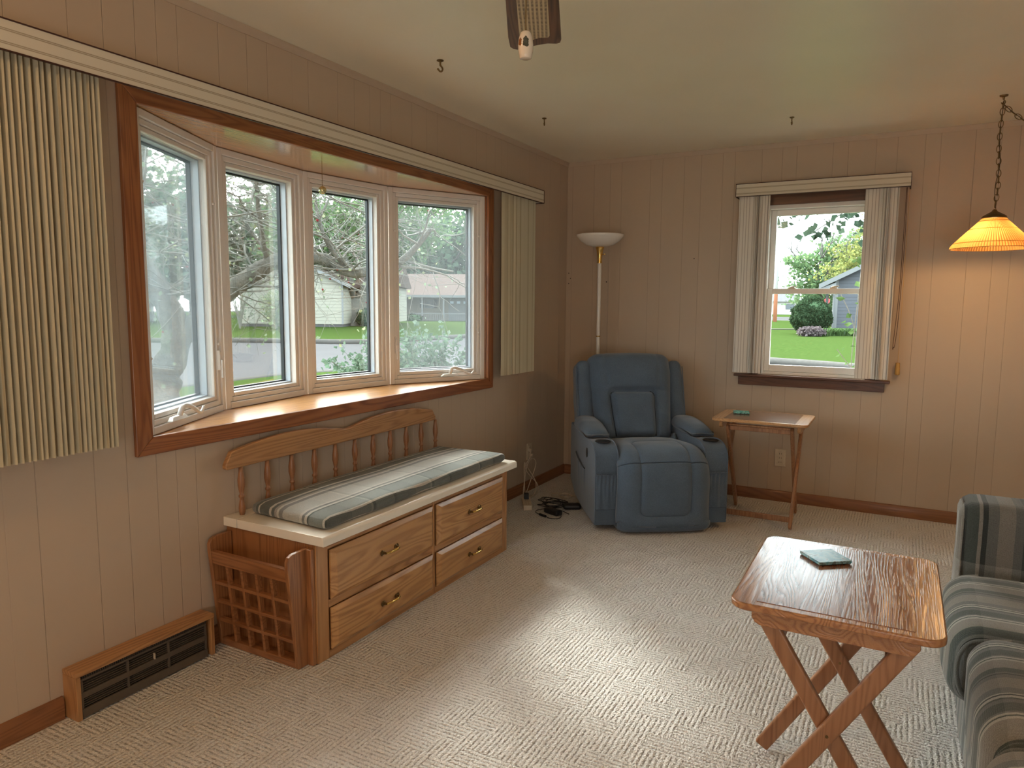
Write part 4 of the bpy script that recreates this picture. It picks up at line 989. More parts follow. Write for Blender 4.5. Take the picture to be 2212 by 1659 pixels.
rings = [(.053, 1.8195), (.066, 1.806), (.081, 1.790), (.105, 1.7645), (.130, 1.738), (.150, 1.717), (.172, 1.693), (.184, 1.677), (.187, 1.665)]
rows = []
for rad, z in rings:
    row = []
    for k in range(n):
        an = 2*PI*k/n; w_ = .5+.5*math.cos(an*rib); rr = rad*(1+.05*(w_-.5)); row.append(bm.verts.new((PX+math.cos(an)*rr, PY+math.sin(an)*rr, z+.002*(w_-.5))))
    rows.append(row)
for a_, b_ in zip(rows, rows[1:]):
    for k in range(n): bm.faces.new((a_[k], a_[(k+1) % n], b_[(k+1) % n], b_[k]))
sh = lk('glass_shade', bm, shade_mat(), r, smooth='all')
bm = B()
for rad, z in ((.0685, 1.806), (.1075, 1.7645), (.176, 1.692), (.190, 1.665)): tube(bm, [(PX+math.cos(2*PI*k/60)*rad, PY+math.sin(2*PI*k/60)*rad, z) for k in range(60)], .0017, 6, closed=True)
lk('shade_bands', bm, M['brass'], sh)
bulbm, nt, b = new_mat('lit_bulb', (1, .8, .5)); b.inputs['Emission Color'].default_value = (1, .70, .34, 1); b.inputs['Emission Strength'].default_value = 5
bm = B(); lathe(bm, [(.012, 1.805), (.014, 1.79), (.024, 1.765), (.030, 1.742), (.027, 1.720), (.014, 1.706), (.003, 1.703)], (PX, PY, 0), 20); lk('bulb', bm, bulbm, r, smooth='all')
pl = lamp('pendant_bulb_light', 'POINT', 4.5, (1, .60, .26), (PX, PY, 1.690), shadow_soft_size=.03)
# ================================================================== CORDS AND ADAPTERS IN THE CORNER
bm = B(); tube(bm, spline([(.012, -.625, .275), (.03, -.64, .30), (.04, -.66, .31), (.05, -.70, .26), (.035, -.74, .20), (.05, -.68, .12), (.07, -.62, .06), (.10, -.66, .012), (.11, -.76, .008), (.08, -.84, .02), (.06, -.80, .10), (.045, -.72, .22), (.055, -.655, .25), (.06, -.62, .20), (.06, -.70, .10), (.07, -.80, .03), (.06, -.80, .15), (.05, -.78, .24), (.04, -.72, .20), (.08, -.66, .08), (.11, -.74, .02), (.13, -.86, .012), (.16, -.93, .045)], 8), .0032, 6)
for p in ((.0115, -.632, .30), (.0115, -.616, .262)): lathe(bm, [(.013, .0075), (.012, .030), (.006, .034)], (0, p[1], p[2]), 10, 'x')
o = lk('extension_cord', bm, M['cord_w'], smooth=True); tag(base_at(o, (.1, -.75, .0)), 'cream extension cord looped from the wall outlet to the power strip', 'cord')
r = thing('power_strip', 'cream power strip standing on the carpet beside the bench', 'power strip', (.185, -1.0, 0), math.radians(31))
bm = B(); box(bm, -.030, .030, -.11, .11, .001, .036); lk('body', bm, M['cream_plastic'], r, bev=.006, local=True)
for yy in (-.075, -.03, .015):
    bm = B()
    for s in (-1, 1): box(bm, s*.008-.0015, s*.008+.0015, yy-.005, yy+.005, .0361, .0366)
    lk('slots', bm, M['slot'], r, local=True)
bm = B(); box(bm, -.016, .016, .035, .075, .0362, .075); lk('black_plug', bm, M['black'], r, bev=.004, local=True)
r = thing('power_adapter', 'black brick power adapter on the carpet left of the recliner', 'power adapter', (.415, -1.075, 0), math.radians(-22))
bm = B(); rbox(bm, (0, 0, .0175), (.125, .055, .033), .008, 6); lk('brick', bm, M['black'], r, smooth='all', local=True)
bm = B(); tube(bm, spline([(.064, 0, .018), (.09, -.01, .008), (.105, -.05, .004), (.07, -.085, .004), (.03, -.09, .007)], 8), .0025, 6); tube(bm, [(.03, -.09, .008), (-.03, -.088, .008)], [.008, .008], 10)
tube(bm, spline([(-.03, -.088, .007), (-.09, -.07, .004), (-.12, -.02, .004), (-.10, .04, .005), (-.05, .07, .006), (.02, .05, .02), (.08, .07, .005)], 8), .0025, 6); lk('thin_cable', bm, M['black'], r, smooth=True, local=True)
r = thing('power_adapter', 'rounded black transformer on the carpet touching the recliner', 'power adapter', (.475, -.905, 0), math.radians(30))
bm = B(); rbox(bm, (0, 0, .0185), (.12, .07, .036), .017, 10); lk('case', bm, M['black'], r, smooth='all', local=True)
random.seed(11)
for nm, n_, rad, mt, lab, cx_, cy_, cz_, ax_ in (('black_cable', 34, .0028, 'black', 'tangle of thin black cable on the carpet beside the recliner', .33, -.90, .006, (.13, .10)), ('white_cable', 16, .0022, 'cord_w', 'thin cream cord lying in loops behind the black cable', .30, -.66, .0045, (.10, .07))):
    P_ = []
    for k in range(n_):
        an = k*1.15+random.uniform(-.5, .5); q = random.uniform(.45, 1.0)
        P_.append((cx_+ax_[0]*q*math.cos(an)+.02*math.sin(k), cy_+ax_[1]*q*math.sin(an), cz_+.0009*k*(k < n_-2)+random.uniform(0, .006)))
    bm = B(); tube(bm, spline(P_, 7), rad, 6); o = lk(nm, bm, M[mt], smooth=True); tag(base_at(o, (cx_, cy_, 0)), lab, 'cable')
# ================================================================== OUTSIDE
G = -.45
def noisy(name, c1, c2, scale, rough=.95, bmp=.3, dist=.02, c3=None):
    m, nt, b = new_mat(name, c1, rough, spec=0)
    n = noise(nt, coords(nt), scale, 5, .65); n2 = noise(nt, coords(nt), scale*.05, 2)
    c = ramp(nt, n, [(.3, c1), (.7, c2)]); c = mix(nt, ramp(nt, n2, [(.4, 0.0), (.7, .7)]), c, c3 or c1)
    nt.links.new(c, b.inputs['Base Color'])
    if bmp: bump(nt, b, n, bmp, dist)
    return m
M['lawn'] = noisy('mown_lawn', (.019, .034, .009), (.033, .054, .015), 9, c3=(.026, .043, .012))
M['asphalt'] = noisy('pale_asphalt', (0.0537, 0.0537, 0.0562), (0.0675, 0.0675, 0.0700), 14, bmp=.1)
M['concrete'] = noisy('kerb_concrete', (0.0624, 0.0600, 0.0564), (0.0804, 0.0780, 0.0732), 12, bmp=.1)
M['bark'] = noisy('grey_bark', (0.086, 0.083, 0.075), (0.190, 0.184, 0.167), 14, bmp=.9, dist=.05, c3=(0.115, 0.121, 0.104))
M['twig'] = noisy('grey_twigs', (0.147, 0.147, 0.134), (0.233, 0.226, 0.214), 30, bmp=0)
bm = B(); prism(bm, [(-120, -60), (60, -60), (60, .2), (60, 260), (-120, 260)], 'z', G-.3, G-.10)
for v in bm.verts:
    pass
struct(lk('street', bm, M['asphalt']), 'pale grey street curving round the corner')
def slab_(name, poly, z, mat, label, zf=None):
    bm = B(); vs_ = [bm.verts.new((x, y, zf(x, y) if zf else z)) for x, y in poly]; f = bm.faces.new(vs_)
    r_ = bmesh.ops.extrude_face_region(bm, geom=[f]); 
    for v in [g for g in r_['geom'] if isinstance(g, bmesh.types.BMVert)]: v.co.z = G-.2
    bmesh.ops.triangulate(bm, faces=bm.faces)
    return struct(lk(name, bm, mat), label)
near = [(-11, -50), (-11, 3.7), (-11.2, 7.6), (-10.7, 9.4), (-9.6, 11.0), (-8.0, 12.0), (-5, 12.4), (30, 11.6), (50, .3), (-.16, .3), (-.16, -50)]
slab_('lawn_near', near, G, M['lawn'], 'mown lawn just outside both windows')
kerbL = [(-40, 10.6), (-28, 15.8), (-25.0, 18.0), (-22.4, 19.2), (-20.6, 19.6), (-19.3, 20.6), (-18.9, 24), (-18.4, 40), (-17, 120)]
inner = [(-44, 18.0), (-31.5, 21.5), (-29, 23.4), (-27.6, 24.3), (-26.0, 25.0), (-25.0, 26.5), (-24.6, 30), (-24, 42), (-23, 120)]
bm = B(); a = [bm.verts.new((x, y, G+.03)) for x, y in kerbL]; b2 = [bm.verts.new((x, y, -.17)) for x, y in inner]; c2 = [bm.verts.new((x-60, y+ (20 if i < 6 else 60), -.20)) for i, (x, y) in enumerate(inner)]
for i in range(len(kerbL)-1): bm.faces.new((a[i], a[i+1], b2[i+1], b2[i])); bm.faces.new((b2[i], b2[i+1], c2[i+1], c2[i]))
struct(lk('lawn_far', bm, M['lawn'], smooth='all'), 'lawn across the street in front of the cream house')
kerbR = [(-10, 24), (-7, 21.6), (-4.2, 20.4), (-1.6, 19.4), (0, 18.8), (1.3, 18.1), (8, 16.6), (30, 14)]
bm = B(); a = [bm.verts.new((x, y, G+.03)) for x, y in kerbR]; b2 = [bm.verts.new((x*1.0-1, y+13, -.06)) for x, y in kerbR]; c2 = [bm.verts.new((x-6, y+46, -.05)) for x, y in kerbR]
for i in range(len(kerbR)-1): bm.faces.new((a[i], a[i+1], b2[i+1], b2[i])); bm.faces.new((b2[i], b2[i+1], c2[i+1], c2[i]))
struct(lk('lawn_right', bm, M['lawn'], smooth='all'), 'lawn in front of the grey sided house')
bm = B(); prism(bm, [(-40, 62), (20, 62), (20, 88), (-60, 88)], 'z', -.3, -.075); struct(lk('street_far', bm, M['asphalt']), 'far side street beyond the utility pole')
slab_('lawn_distant', [(-70, 88), (30, 88), (30, 170), (-90, 170)], -.06, M['lawn'], 'distant lawn by the small house')
bm = B(); tube(bm, [(x, y, G-.02) for x, y in kerbL], .14, 8); struct(lk('kerb_left', bm, M['concrete'], smooth=True), 'kerb across the street')
bm = B(); tube(bm, [(x, y, G-.02) for x, y in kerbR], .14, 8); struct(lk('kerb_right', bm, M['concrete'], smooth=True), 'kerb of the lawn by the grey house')
bm = B(); tube(bm, [(x, y, G-.08) for x, y in near[1:8]], .13, 8); struct(lk('kerb_near', bm, M['concrete'], smooth=True), 'kerb of the near lawn')
bm = B(); hexa(bm, [(-12, 33.0, -.2), (-2.4, 40.2, -.2), (-2.6, 41.2, -.2), (-12, 34.2, -.2)], [(-12, 33.0, -.03), (-2.4, 40.2, -.03), (-2.6, 41.2, -.03), (-12, 34.2, -.03)]); struct(lk('sidewalk', bm, M['concrete']), 'pale sidewalk crossing the lawn')
bm = B(); box(bm, -.75, -.145, YF, 1.0, 2.50, 2.62); box(bm, -.75, XR, .145, .75, 2.50, 2.62); struct(lk('roof_eave', bm, M['vinyl_out']), 'eave of the house above the windows')
# ---- foliage helpers
def leaves(bm, pts, size, jit=.35, fold=.2):
    for p in pts:
        d = Vector((random.gauss(0, 1), random.gauss(0, 1), random.gauss(0, .7)))
        if d.length < 1e-3: continue
        d.normalize(); s = d.cross(Vector((random.gauss(0, 1), random.gauss(0, 1), random.gauss(0, 1)))).normalized(); n_ = s.cross(d)
        L_0 = size*random.uniform(1-jit, 1+jit); W_ = L_0*.42; p = Vector(p)
        a = bm.verts.new(p); b_ = bm.verts.new(p+d*L_0*.5+s*W_+n_*fold*W_); c_ = bm.verts.new(p+d*L_0); e_ = bm.verts.new(p+d*L_0*.5-s*W_+n_*fold*W_)
        bm.faces.new((a, b_, c_)); bm.faces.new((a, c_, e_))
def blob(c, r_, n_, rough=.35, shell=.55):
    out = []; seed = random.random()*50; c = Vector(c)
    for _ in range(n_):
        d = Vector((random.gauss(0, 1), random.gauss(0, 1), random.gauss(0, 1))).normalized()
        k = (random.random()**.5*(1-shell)+shell)*(1+rough*mnoise.noise(d*2.3+Vector((seed, 0, 0)))*1.6)
        out.append(c+Vector((d.x*r_[0], d.y*r_[1], d.z*r_[2]))*k)
    return out
def limb(bm, p, d, r0, L_0, depth, tips, spread=.6, kids=3, segs=4, up_=.05, n=6, shrink=.62, lsh=.72):
    p = Vector(p); d = Vector(d).normalized(); pts = [p]; q = p
    for k in range(segs):
        d = (d+Vector((random.gauss(0, .13), random.gauss(0, .13), random.gauss(0, .10)+up_))).normalized(); q = q+d*L_0/segs; pts.append(q)
    rs = [r0*(1-(1-shrink)*k/segs) for k in range(segs+1)]; tube(bm, pts, rs, n)
    if depth <= 0: tips.append((q, d)); return
    for k in range(kids):
        t = random.choice(pts[2:]) if k else q
        nd_ = (d+Vector((random.gauss(0, spread), random.gauss(0, spread), random.gauss(0, spread*.7)))).normalized()
        limb(bm, t, nd_, r0*shrink*(.9 if k else 1)*.9, L_0*lsh*random.uniform(.8, 1.15), depth-1, tips, spread, kids, segs, up_, max(4, n-1), shrink, lsh)
LM = {'crab': leaf_mat('crab_leaves', (0.141, 0.197, 0.122), (0.133, 0.174, 0.126), (0.181, 0.202, 0.105), .5), 'maple': leaf_mat('maple_leaves', (0.094, 0.160, 0.080), (0.094, 0.154, 0.076), (0.119, 0.174, 0.076), .45),
      'bg': leaf_mat('far_tree_leaves', (0.080, 0.132, 0.089), (0.080, 0.126, 0.087), (0.105, 0.146, 0.098), .4), 'yel': leaf_mat('yellow_green_leaves', (0.140, 0.160, 0.045), (0.174, 0.181, 0.069), (0.105, 0.146, 0.055), .5),
      'dark': leaf_mat('clipped_bush_leaves', (0.017, 0.033, 0.017), (0.030, 0.052, 0.026), (0.041, 0.069, 0.038), .25), 'spirea': leaf_mat('pale_shrub_leaves', (0.080, 0.132, 0.089), (0.087, 0.133, 0.094), (0.119, 0.164, 0.126), .4),
      'purple': leaf_mat('mauve_ground_leaves', (0.076, 0.059, 0.066), (0.112, 0.094, 0.098), None, .3), 'lily': leaf_mat('strap_leaves', (0.059, 0.108, 0.038), (0.090, 0.150, 0.059), None, .35),
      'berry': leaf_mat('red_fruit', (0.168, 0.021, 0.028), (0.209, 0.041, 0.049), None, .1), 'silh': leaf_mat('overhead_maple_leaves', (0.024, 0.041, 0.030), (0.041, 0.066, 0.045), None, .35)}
def rooted(root_name, label, cat, loc, group=None): return thing(root_name, label, cat, loc, 0, group)
# ---- near crab apple
random.seed(21)
t = rooted('crabapple_tree', 'old grey crab apple with forked trunk and red fruit just outside the bow window', 'tree', (-2.85, -1.55, G))
tr = B(); tw = B(); tips = []
def path_tube(bm, pts, rs, n=12):
    P_ = spline(pts, 6); m_ = len(P_)-1; R_ = []
    for i in range(len(P_)):
        q = i/m_*(len(rs)-1); j = min(int(q), len(rs)-2); R_.append((rs[j]+(rs[j+1]-rs[j])*(q-j))*(1+.07*math.sin(i*1.7)))
    tube(bm, P_, R_, n); return P_
path_tube(tr, [(-2.90, -1.66, G-.05), (-2.88, -1.64, .1), (-2.86, -1.62, .55), (-2.84, -1.60, .80)], [.30, .235, .215, .20], 16)
stems = [([(-2.85, -1.63, .68), (-2.98, -1.74, .98), (-3.06, -1.78, 1.3), (-2.98, -1.72, 1.75), (-2.9, -1.6, 2.5), (-3.0, -1.5, 3.4)], [.13, .105, .10, .095, .07, .04]),
         ([(-2.84, -1.60, .70), (-2.72, -1.50, .95), (-2.70, -1.52, 1.25), (-2.80, -1.66, 1.6), (-2.95, -1.95, 2.2), (-3.0, -2.2, 3.1)], [.13, .11, .10, .09, .06, .035]),
         ([(-2.68, -1.48, 1.05), (-2.52, -1.35, 1.28), (-2.30, -1.20, 1.50), (-2.10, -1.06, 1.66), (-1.92, -.96, 1.71), (-1.74, -.84, 1.70), (-1.55, -.74, 1.60), (-1.40, -.66, 1.62), (-1.22, -.50, 1.70), (-1.05, -.35, 1.95)], [.075, .075, .070, .062, .055, .050, .044, .040, .030, .018]),
         ([(-1.56, -.74, 1.60), (-1.66, -.90, 1.85), (-1.72, -.95, 2.2), (-1.6, -1.1, 2.8)], [.022, .018, .013, .008]),
         ([(-2.12, -1.07, 1.66), (-2.05, -1.2, 2.0), (-1.9, -1.4, 2.5), (-1.9, -1.7, 3.0)], [.020, .017, .013, .008])]
for pts, rs in stems:
    P_ = path_tube(tr, pts, rs)
    for i in range(6, len(P_), 3):
        if P_[i].z > 1.25:
            for q in range(2):
                d = Vector((random.gauss(0, 1), random.gauss(0, 1), random.uniform(-.35, 1.0)))
                limb(tw, P_[i], d, .011, random.uniform(.35, .6), 2, tips, .8, 3, 4, .01, 4, .6, .8)
lk('trunk', tr, M['bark'], t, smooth='all')
for k in range(190):      # long whips filling the crown
    c_ = Vector((random.uniform(-3.6, -1.0), random.uniform(-3.3, .4), random.uniform(1.7, 3.2)))
    limb(tw, c_, (random.gauss(0, 1), random.gauss(0, 1), random.gauss(-.1, .6)), .0055, random.uniform(.5, .8), 2, tips, .7, 3, 4, 0, 4, .6, .8)
bmesh.ops.delete(tw, geom=[v for v in tw.verts if v.co.x > -.80], context='VERTS')
lk('twigs', tw, M['twig'], t, smooth='all'); tips = [q for q in tips if q[0].x < -.84]
fl = B(); P_ = []
for q, d in tips:
    if random.random() < .55:
        for _ in range(random.choice((1, 2))): P_.append(q+Vector((random.gauss(0, .04), random.gauss(0, .04), random.gauss(0, .04))))
leaves(fl, P_, .032); f_ = lk('foliage', fl, LM['crab'], t, recalc=False)
fr = B()
for q, d in random.sample(tips, min(130, len(tips))): bmesh.ops.create_icosphere(fr, subdivisions=1, radius=random.uniform(.006, .010), matrix=Matrix.Translation(q-Vector((0, 0, .02))))
o = lk('red_fruit', fr, LM['berry'], t, smooth='all'); o['kind'] = 'stuff'
# ---- shrub by the far casement
random.seed(5)
t = rooted('spirea_shrub', 'feathery blue green shrub right outside the far casement', 'shrub', (-1.35, .10, G))
bt = B(); lf = B(); P_ = []
for k in range(520):
    a = random.uniform(PI*.42, PI*1.55); el = random.uniform(.15, 1.45); Ls = random.uniform(1.0, 1.75)*(1 if el > .5 else .8)
    d = Vector((math.cos(a)*math.cos(el), math.sin(a)*math.cos(el), math.sin(el))); b0 = Vector((-1.28+random.gauss(0, .06), .04+random.gauss(0, .06), G))
    mid = b0+d*Ls*.55+Vector((0, 0, .15)); end = b0+d*Ls+Vector((d.x*.1, d.y*.1, -.06*Ls)); pts = spline([b0, mid, end], 6); tube(bt, pts, [.004]*7+[.0025]*6, 4)
    for i in range(3, len(pts)):
        for _ in range(7): P_.append(pts[i]+Vector((random.gauss(0, .022), random.gauss(0, .022), random.gauss(0, .022))))
lk('stems', bt, M['twig'], t); P_ = [p for p in P_ if p.x < -.30]
leaves(lf, P_, .044); lk('foliage', lf, LM['spirea'], t, recalc=False)
# ---- vine at the end wall window
t = rooted('climbing_vine', 'thin green vine creeping up outside the end wall window', 'vine', (2.02, .42, G))
bt = B(); lf = B(); P_ = []
for (x0, zt, sx) in ((2.10, 1.45, -.16), (2.16, 1.05, -.22), (2.05, 1.7, .02), (2.2, 1.3, -.05)):
    pts = spline([(x0, .42, G), (x0+.03, .40, .4), (x0-.01, .38, .9), (x0+sx*.4, .40, zt*.85), (x0+sx, .42, zt)], 8); tube(bt, pts, .003, 5)
    for p in pts[10:]:
        if random.random() < .7: P_.append(p+Vector((random.gauss(0, .02), random.gauss(0, .015), random.gauss(0, .015))))
lk('stems', bt, M['twig'], t); leaves(lf, P_, .050); lk('foliage', lf, LM['lily'], t, recalc=False)
# ---- overhanging maple boughs seen at the top of the end wall window
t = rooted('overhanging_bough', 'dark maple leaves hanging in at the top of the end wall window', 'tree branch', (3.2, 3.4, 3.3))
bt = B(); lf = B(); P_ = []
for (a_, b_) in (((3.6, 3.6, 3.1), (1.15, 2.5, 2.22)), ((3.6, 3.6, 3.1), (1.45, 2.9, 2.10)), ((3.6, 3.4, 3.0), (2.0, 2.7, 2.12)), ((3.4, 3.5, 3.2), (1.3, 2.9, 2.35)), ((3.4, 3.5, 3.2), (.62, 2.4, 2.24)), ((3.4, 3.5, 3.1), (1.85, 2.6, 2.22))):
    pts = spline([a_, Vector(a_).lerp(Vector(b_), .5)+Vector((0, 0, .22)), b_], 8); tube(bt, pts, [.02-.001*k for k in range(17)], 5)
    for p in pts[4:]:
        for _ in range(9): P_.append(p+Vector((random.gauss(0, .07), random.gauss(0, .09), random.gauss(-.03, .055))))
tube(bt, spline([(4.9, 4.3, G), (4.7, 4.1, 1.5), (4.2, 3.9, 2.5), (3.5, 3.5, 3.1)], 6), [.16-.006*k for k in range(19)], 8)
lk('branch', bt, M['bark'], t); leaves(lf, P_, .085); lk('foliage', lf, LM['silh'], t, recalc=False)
# ---- street maple across the road
random.seed(9)
def big_tree(name, label, base, stem_r, H_, crown, lm, nl, ls, group=None, limbs=6, th=.42, flare=1.5, boughs=None):
    t = rooted(name, label, 'tree', base, group); x, y, z = base; bt = B(); tips = []
    tube(bt, [(x, y, z-.1), (x, y, z+.25), (x, y, z+H_*th*.5), (x+.05, y, z+H_*th)], [stem_r*flare, stem_r*1.1, stem_r, stem_r*.95], 12)
    for k in range(limbs):
        a = 2*PI*k/limbs+random.uniform(-.3, .3); limb(bt, (x, y, z+H_*th*.85), (math.cos(a)*.8, math.sin(a)*.8, random.uniform(.6, 1.3)), stem_r*.42, H_*.30, 2, tips, .5, 3, 4, .04, 6)
    lk('trunk', bt, M['bark'], t, smooth='all'); lf = B(); P_ = []
    for (cx, cy, cz, rx, ry, rz, share) in crown: P_ += blob((x+cx, y+cy, z+cz), (rx, ry, rz), int(nl*share), .45, .45)
    leaves(lf, P_, ls); lk('foliage', lf, lm, t, recalc=False); return t
big_tree('maple_tree', 'big maple with a thick flared trunk on the lawn in front of the cream house', (-29.5, 31.15, -.18), .62, 9.0,
         [(0, 0, 8.5, 6.5, 5.5, 4.2, .45), (-3.4, -1.2, 5.4, 2.4, 2, 1.4, .12), (3.0, 1.3, 5.6, 2.6, 2, 1.6, .13), (0, -1.5, 6.0, 3, 2.4, 1.6, .12), (-1.6, -2.2, 3.9, 1.3, 1, .8, .05), (1.5, -.8, 4.0, 1.0, .9, .7, .03), (3.5, 2, 8, 4, 4, 3, .1)], LM['maple'], 15000, .26, th=.20)
# ---- mass of trees behind the houses
random.seed(31)
spots = [(-74, 30, 15), (-70, 40, 14), (-66, 47, 16), (-60, 52, 14), (-55, 57, 13), (-50, 60, 15), (-45, 63, 12), (-40, 68, 15), (-34, 70, 13), (-62, 33, 12), (-50, 47, 11), (-56, 22, 13), (-46, 28, 11)]
for i, (x, y, h) in enumerate(spots):
    nm = ['leafy green tree standing behind the roofs across the street', 'leafy green tree standing behind the roofs across the street'][0]
    big_tree('background_tree', nm, (x, y, -.2), .35, h, [(0, 0, h*.62, h*.36, h*.36, h*.36, .6), (random.uniform(-2, 2), random.uniform(-2, 2), h*.38, h*.30, h*.30, h*.25, .4)], LM['bg'], 3300, .62, 'leafy trees behind the roofs across the street', 4, .4, 1.2)
random.seed(77)
big_tree('broad_tree', 'large open crowned green tree behind the utility wires', (-5.2, 76, -.1), .4, 11.5, [(.8, 0, 4.4, 4.0, 3, 2.2, .38), (1.2, 0, 7.0, 2.2, 2, 1.4, .14), (-2.2, 0, 6.0, 1.8, 2, .7, .08), (3.6, 0, 8.4, 1.6, 2, 1.0, .06), (2.6, 0, 6.0, 1.6, 2, 1.0, .08), (1, 0, 2.6, 4.8, 3, 1.6, .22)], LM['maple'], 5200, .38, None, 5, .3, 1.2)
big_tree('yellow_tree', 'yellow green tree rising over the roof of the grey house', (.3, 58, -.1), .3, 8.5, [(0, 0, 4.6, 3.6, 3, 2.2, .6), (1.6, 0, 7.0, 2.6, 2, 1.9, .4)], LM['yel'], 8000, .24, None, 4, .3, 1.2)
for (x, y, h, lab) in ((-19.5, 122, 7.5, 'small distant tree at the left of the end wall window view'), (-9.8, 128, 8.0, 'distant tree behind the small far house'), (-18.0, 108, 5.0, 'distant dark tree beside the small far house')):
    big_tree('distant_tree', lab, (x, y, -.1), .3, h, [(0, 0, h*.55, h*.42, h*.42, h*.42, 1)], LM['bg'], 2200, .55, None, 3, .3, 1.2)
# ---- bushes
def bush(name, label, c, r_, n_, lm, ls, rough=.12, shell=.9, stems=0):
    t = rooted(name, label, 'bush', (c[0], c[1], c[2]-r_[2])); lf = B(); leaves(lf, blob(c, r_, n_, rough, shell), ls); lk('foliage', lf, lm, t, recalc=False)
    if stems:
        bt = B()
        for k in range(stems):
            a = random.uniform(0, 2*PI); tube(bt, spline([(c[0], c[1], c[2]-r_[2]-.1), (c[0]+math.cos(a)*r_[0]*.3, c[1]+math.sin(a)*r_[1]*.3, c[2]), (c[0]+math.cos(a)*r_[0]*.8, c[1]+math.sin(a)*r_[1]*.8, c[2]+r_[2]*.8)], 5), [.03-.0025*q for q in range(11)], 5)
        lk('stems', bt, M['twig'], t)
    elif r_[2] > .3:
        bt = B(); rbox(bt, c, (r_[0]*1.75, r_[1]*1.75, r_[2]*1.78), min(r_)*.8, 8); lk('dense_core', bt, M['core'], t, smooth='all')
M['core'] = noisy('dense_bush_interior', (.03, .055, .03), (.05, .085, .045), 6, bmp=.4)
bush('clipped_bush', 'large round clipped dark green bush on the lawn by the grey house', (-1.62, 32.75, .83), (.93, .93, .90), 9000, LM['dark'], .085)
bush('loose_shrub', 'airy pale green shrub before the gable wall of the cream house', (-28.6, 23.75, 1.0), (.95, .9, 1.15), 1300, LM['crab'], .10, .4, .3, 16)
bush('bare_shrub', 'thin twiggy shrub left of the cream house gable', (-30.6, 23.0, .95), (.9, .8, 1.1), 380, LM['bg'], .09, .4, .3, 30)
bush('low_hedge', 'low dark green hedge under the far house window beside the maple trunk', (-28.0, 31.0, .38), (.75, .7, .58), 3200, LM['dark'], .09, .15)
bush('foundation_shrub', 'small grey green shrub by the porch railing', (-33.6, 43.4, -.05), (.8, .6, .45), 1200, LM['dark'], .10, .2)
bush('mauve_groundcover', 'mauve leaved ground plant at the foot of the round bush', (-1.45, 31.25, .12), (.62, .45, .22), 900, LM['purple'], .12, .3, .4, 0)
for k, (x, y, lab) in enumerate(((-.75, 31.75, 'clump of strap leaved day lilies nearest the round bush'), (-.30, 31.95, 'clump of strap leaved day lilies in the middle of the bed'), (.2, 32.2, 'clump of strap leaved day lilies under the grey siding'), (.75, 32.4, 'clump of day lilies at the right edge of the end wall window view'))):
    t = rooted('day_lily', lab, 'plant', (x, y, -.08), 'day lilies along the grey house'); lf = B()
    for q in range(170):
        a = random.uniform(0, 2*PI); b0 = Vector((x+random.gauss(0, .12), y+random.gauss(0, .1), -.08)); dd = Vector((math.cos(a), math.sin(a), 0)); s = Vector((-dd.y, dd.x, 0))*.016; Lx = random.uniform(.25, .42)
        p1 = b0+dd*Lx*.35+Vector((0, 0, Lx*.95)); p2 = b0+dd*Lx*.95+Vector((0, 0, Lx*.65))
        v = [lf.verts.new(z) for z in (b0-s, b0+s, p1+s, p1-s, p2)]; lf.faces.new(v[:4]); lf.faces.new((v[3], v[2], v[4]))
    o = lk('foliage', lf, LM['lily'], t, recalc=False)
# ---- cream gabled house
def siding(name, col, lap=.2, dark=.6):
    m, nt, b = new_mat(name, col, .6); t = nd(nt, 'ShaderNodeTexCoord'); s = nd(nt, 'ShaderNodeSeparateXYZ', {0: t.outputs['Object']})
    u = mth(nt, 'MODULO', mth(nt, 'ADD', s.outputs[2], lap*20), lap); g = mth(nt, 'LESS_THAN', u, lap*.12)
    nt.links.new(mix(nt, g, col, tuple(c*dark for c in col)), b.inputs['Base Color']); bump(nt, b, mth(nt, 'MULTIPLY', u, -5), .5, .03); return m
M['sid_cream'] = siding('cream_lap_siding', (0.208, 0.202, 0.165)); M['sid_grey'] = siding('grey_lap_siding', (0.046, 0.052, 0.066), .17, .55)
M['shingle'] = noisy('pinkish_brown_shingles', (0.071, 0.053, 0.048), (0.091, 0.073, 0.066), 5, bmp=.2); M['shingle_g'] = noisy('grey_shingles', (0.081, 0.081, 0.085), (0.121, 0.121, 0.126), 5, bmp=.2)
M['trimw'] = plain('white_exterior_trim', (0.124, 0.130, 0.135), .5, var=.03, bmp=0); M['found'] = plain('dark_foundation', (0.044, 0.044, 0.046), .8); M['winp'] = plain('dark_window_pane', (0.054, 0.071, 0.086), .1, bmp=0)
M['winblue'] = plain('pale_curtained_pane', (.30, .38, .46), .2, bmp=0)
def frame2(o, a, b):
    """returns function (along, out, up) -> world, for a wall from a to b; out points to the viewer's side"""
    a, b = Vector((a[0], a[1], 0)), Vector((b[0], b[1], 0)); u = (b-a).normalized(); n_ = Vector((u.y, -u.x, 0))
    return lambda s, q, z: a+u*s+n_*q+Vector((0, 0, z))
def pbox(bm, F_, s0, s1, q0, q1, z0, z1):
    hexa(bm, [F_(s0, q0, z0), F_(s1, q0, z0), F_(s1, q1, z0), F_(s0, q1, z0)], [F_(s0, q0, z1), F_(s1, q0, z1), F_(s1, q1, z1), F_(s0, q1, z1)])
def poly3(bm, F_, pts, q0, q1): hexa(bm, [F_(s, q0, z) for s, z in pts], [F_(s, q1, z) for s, z in pts])
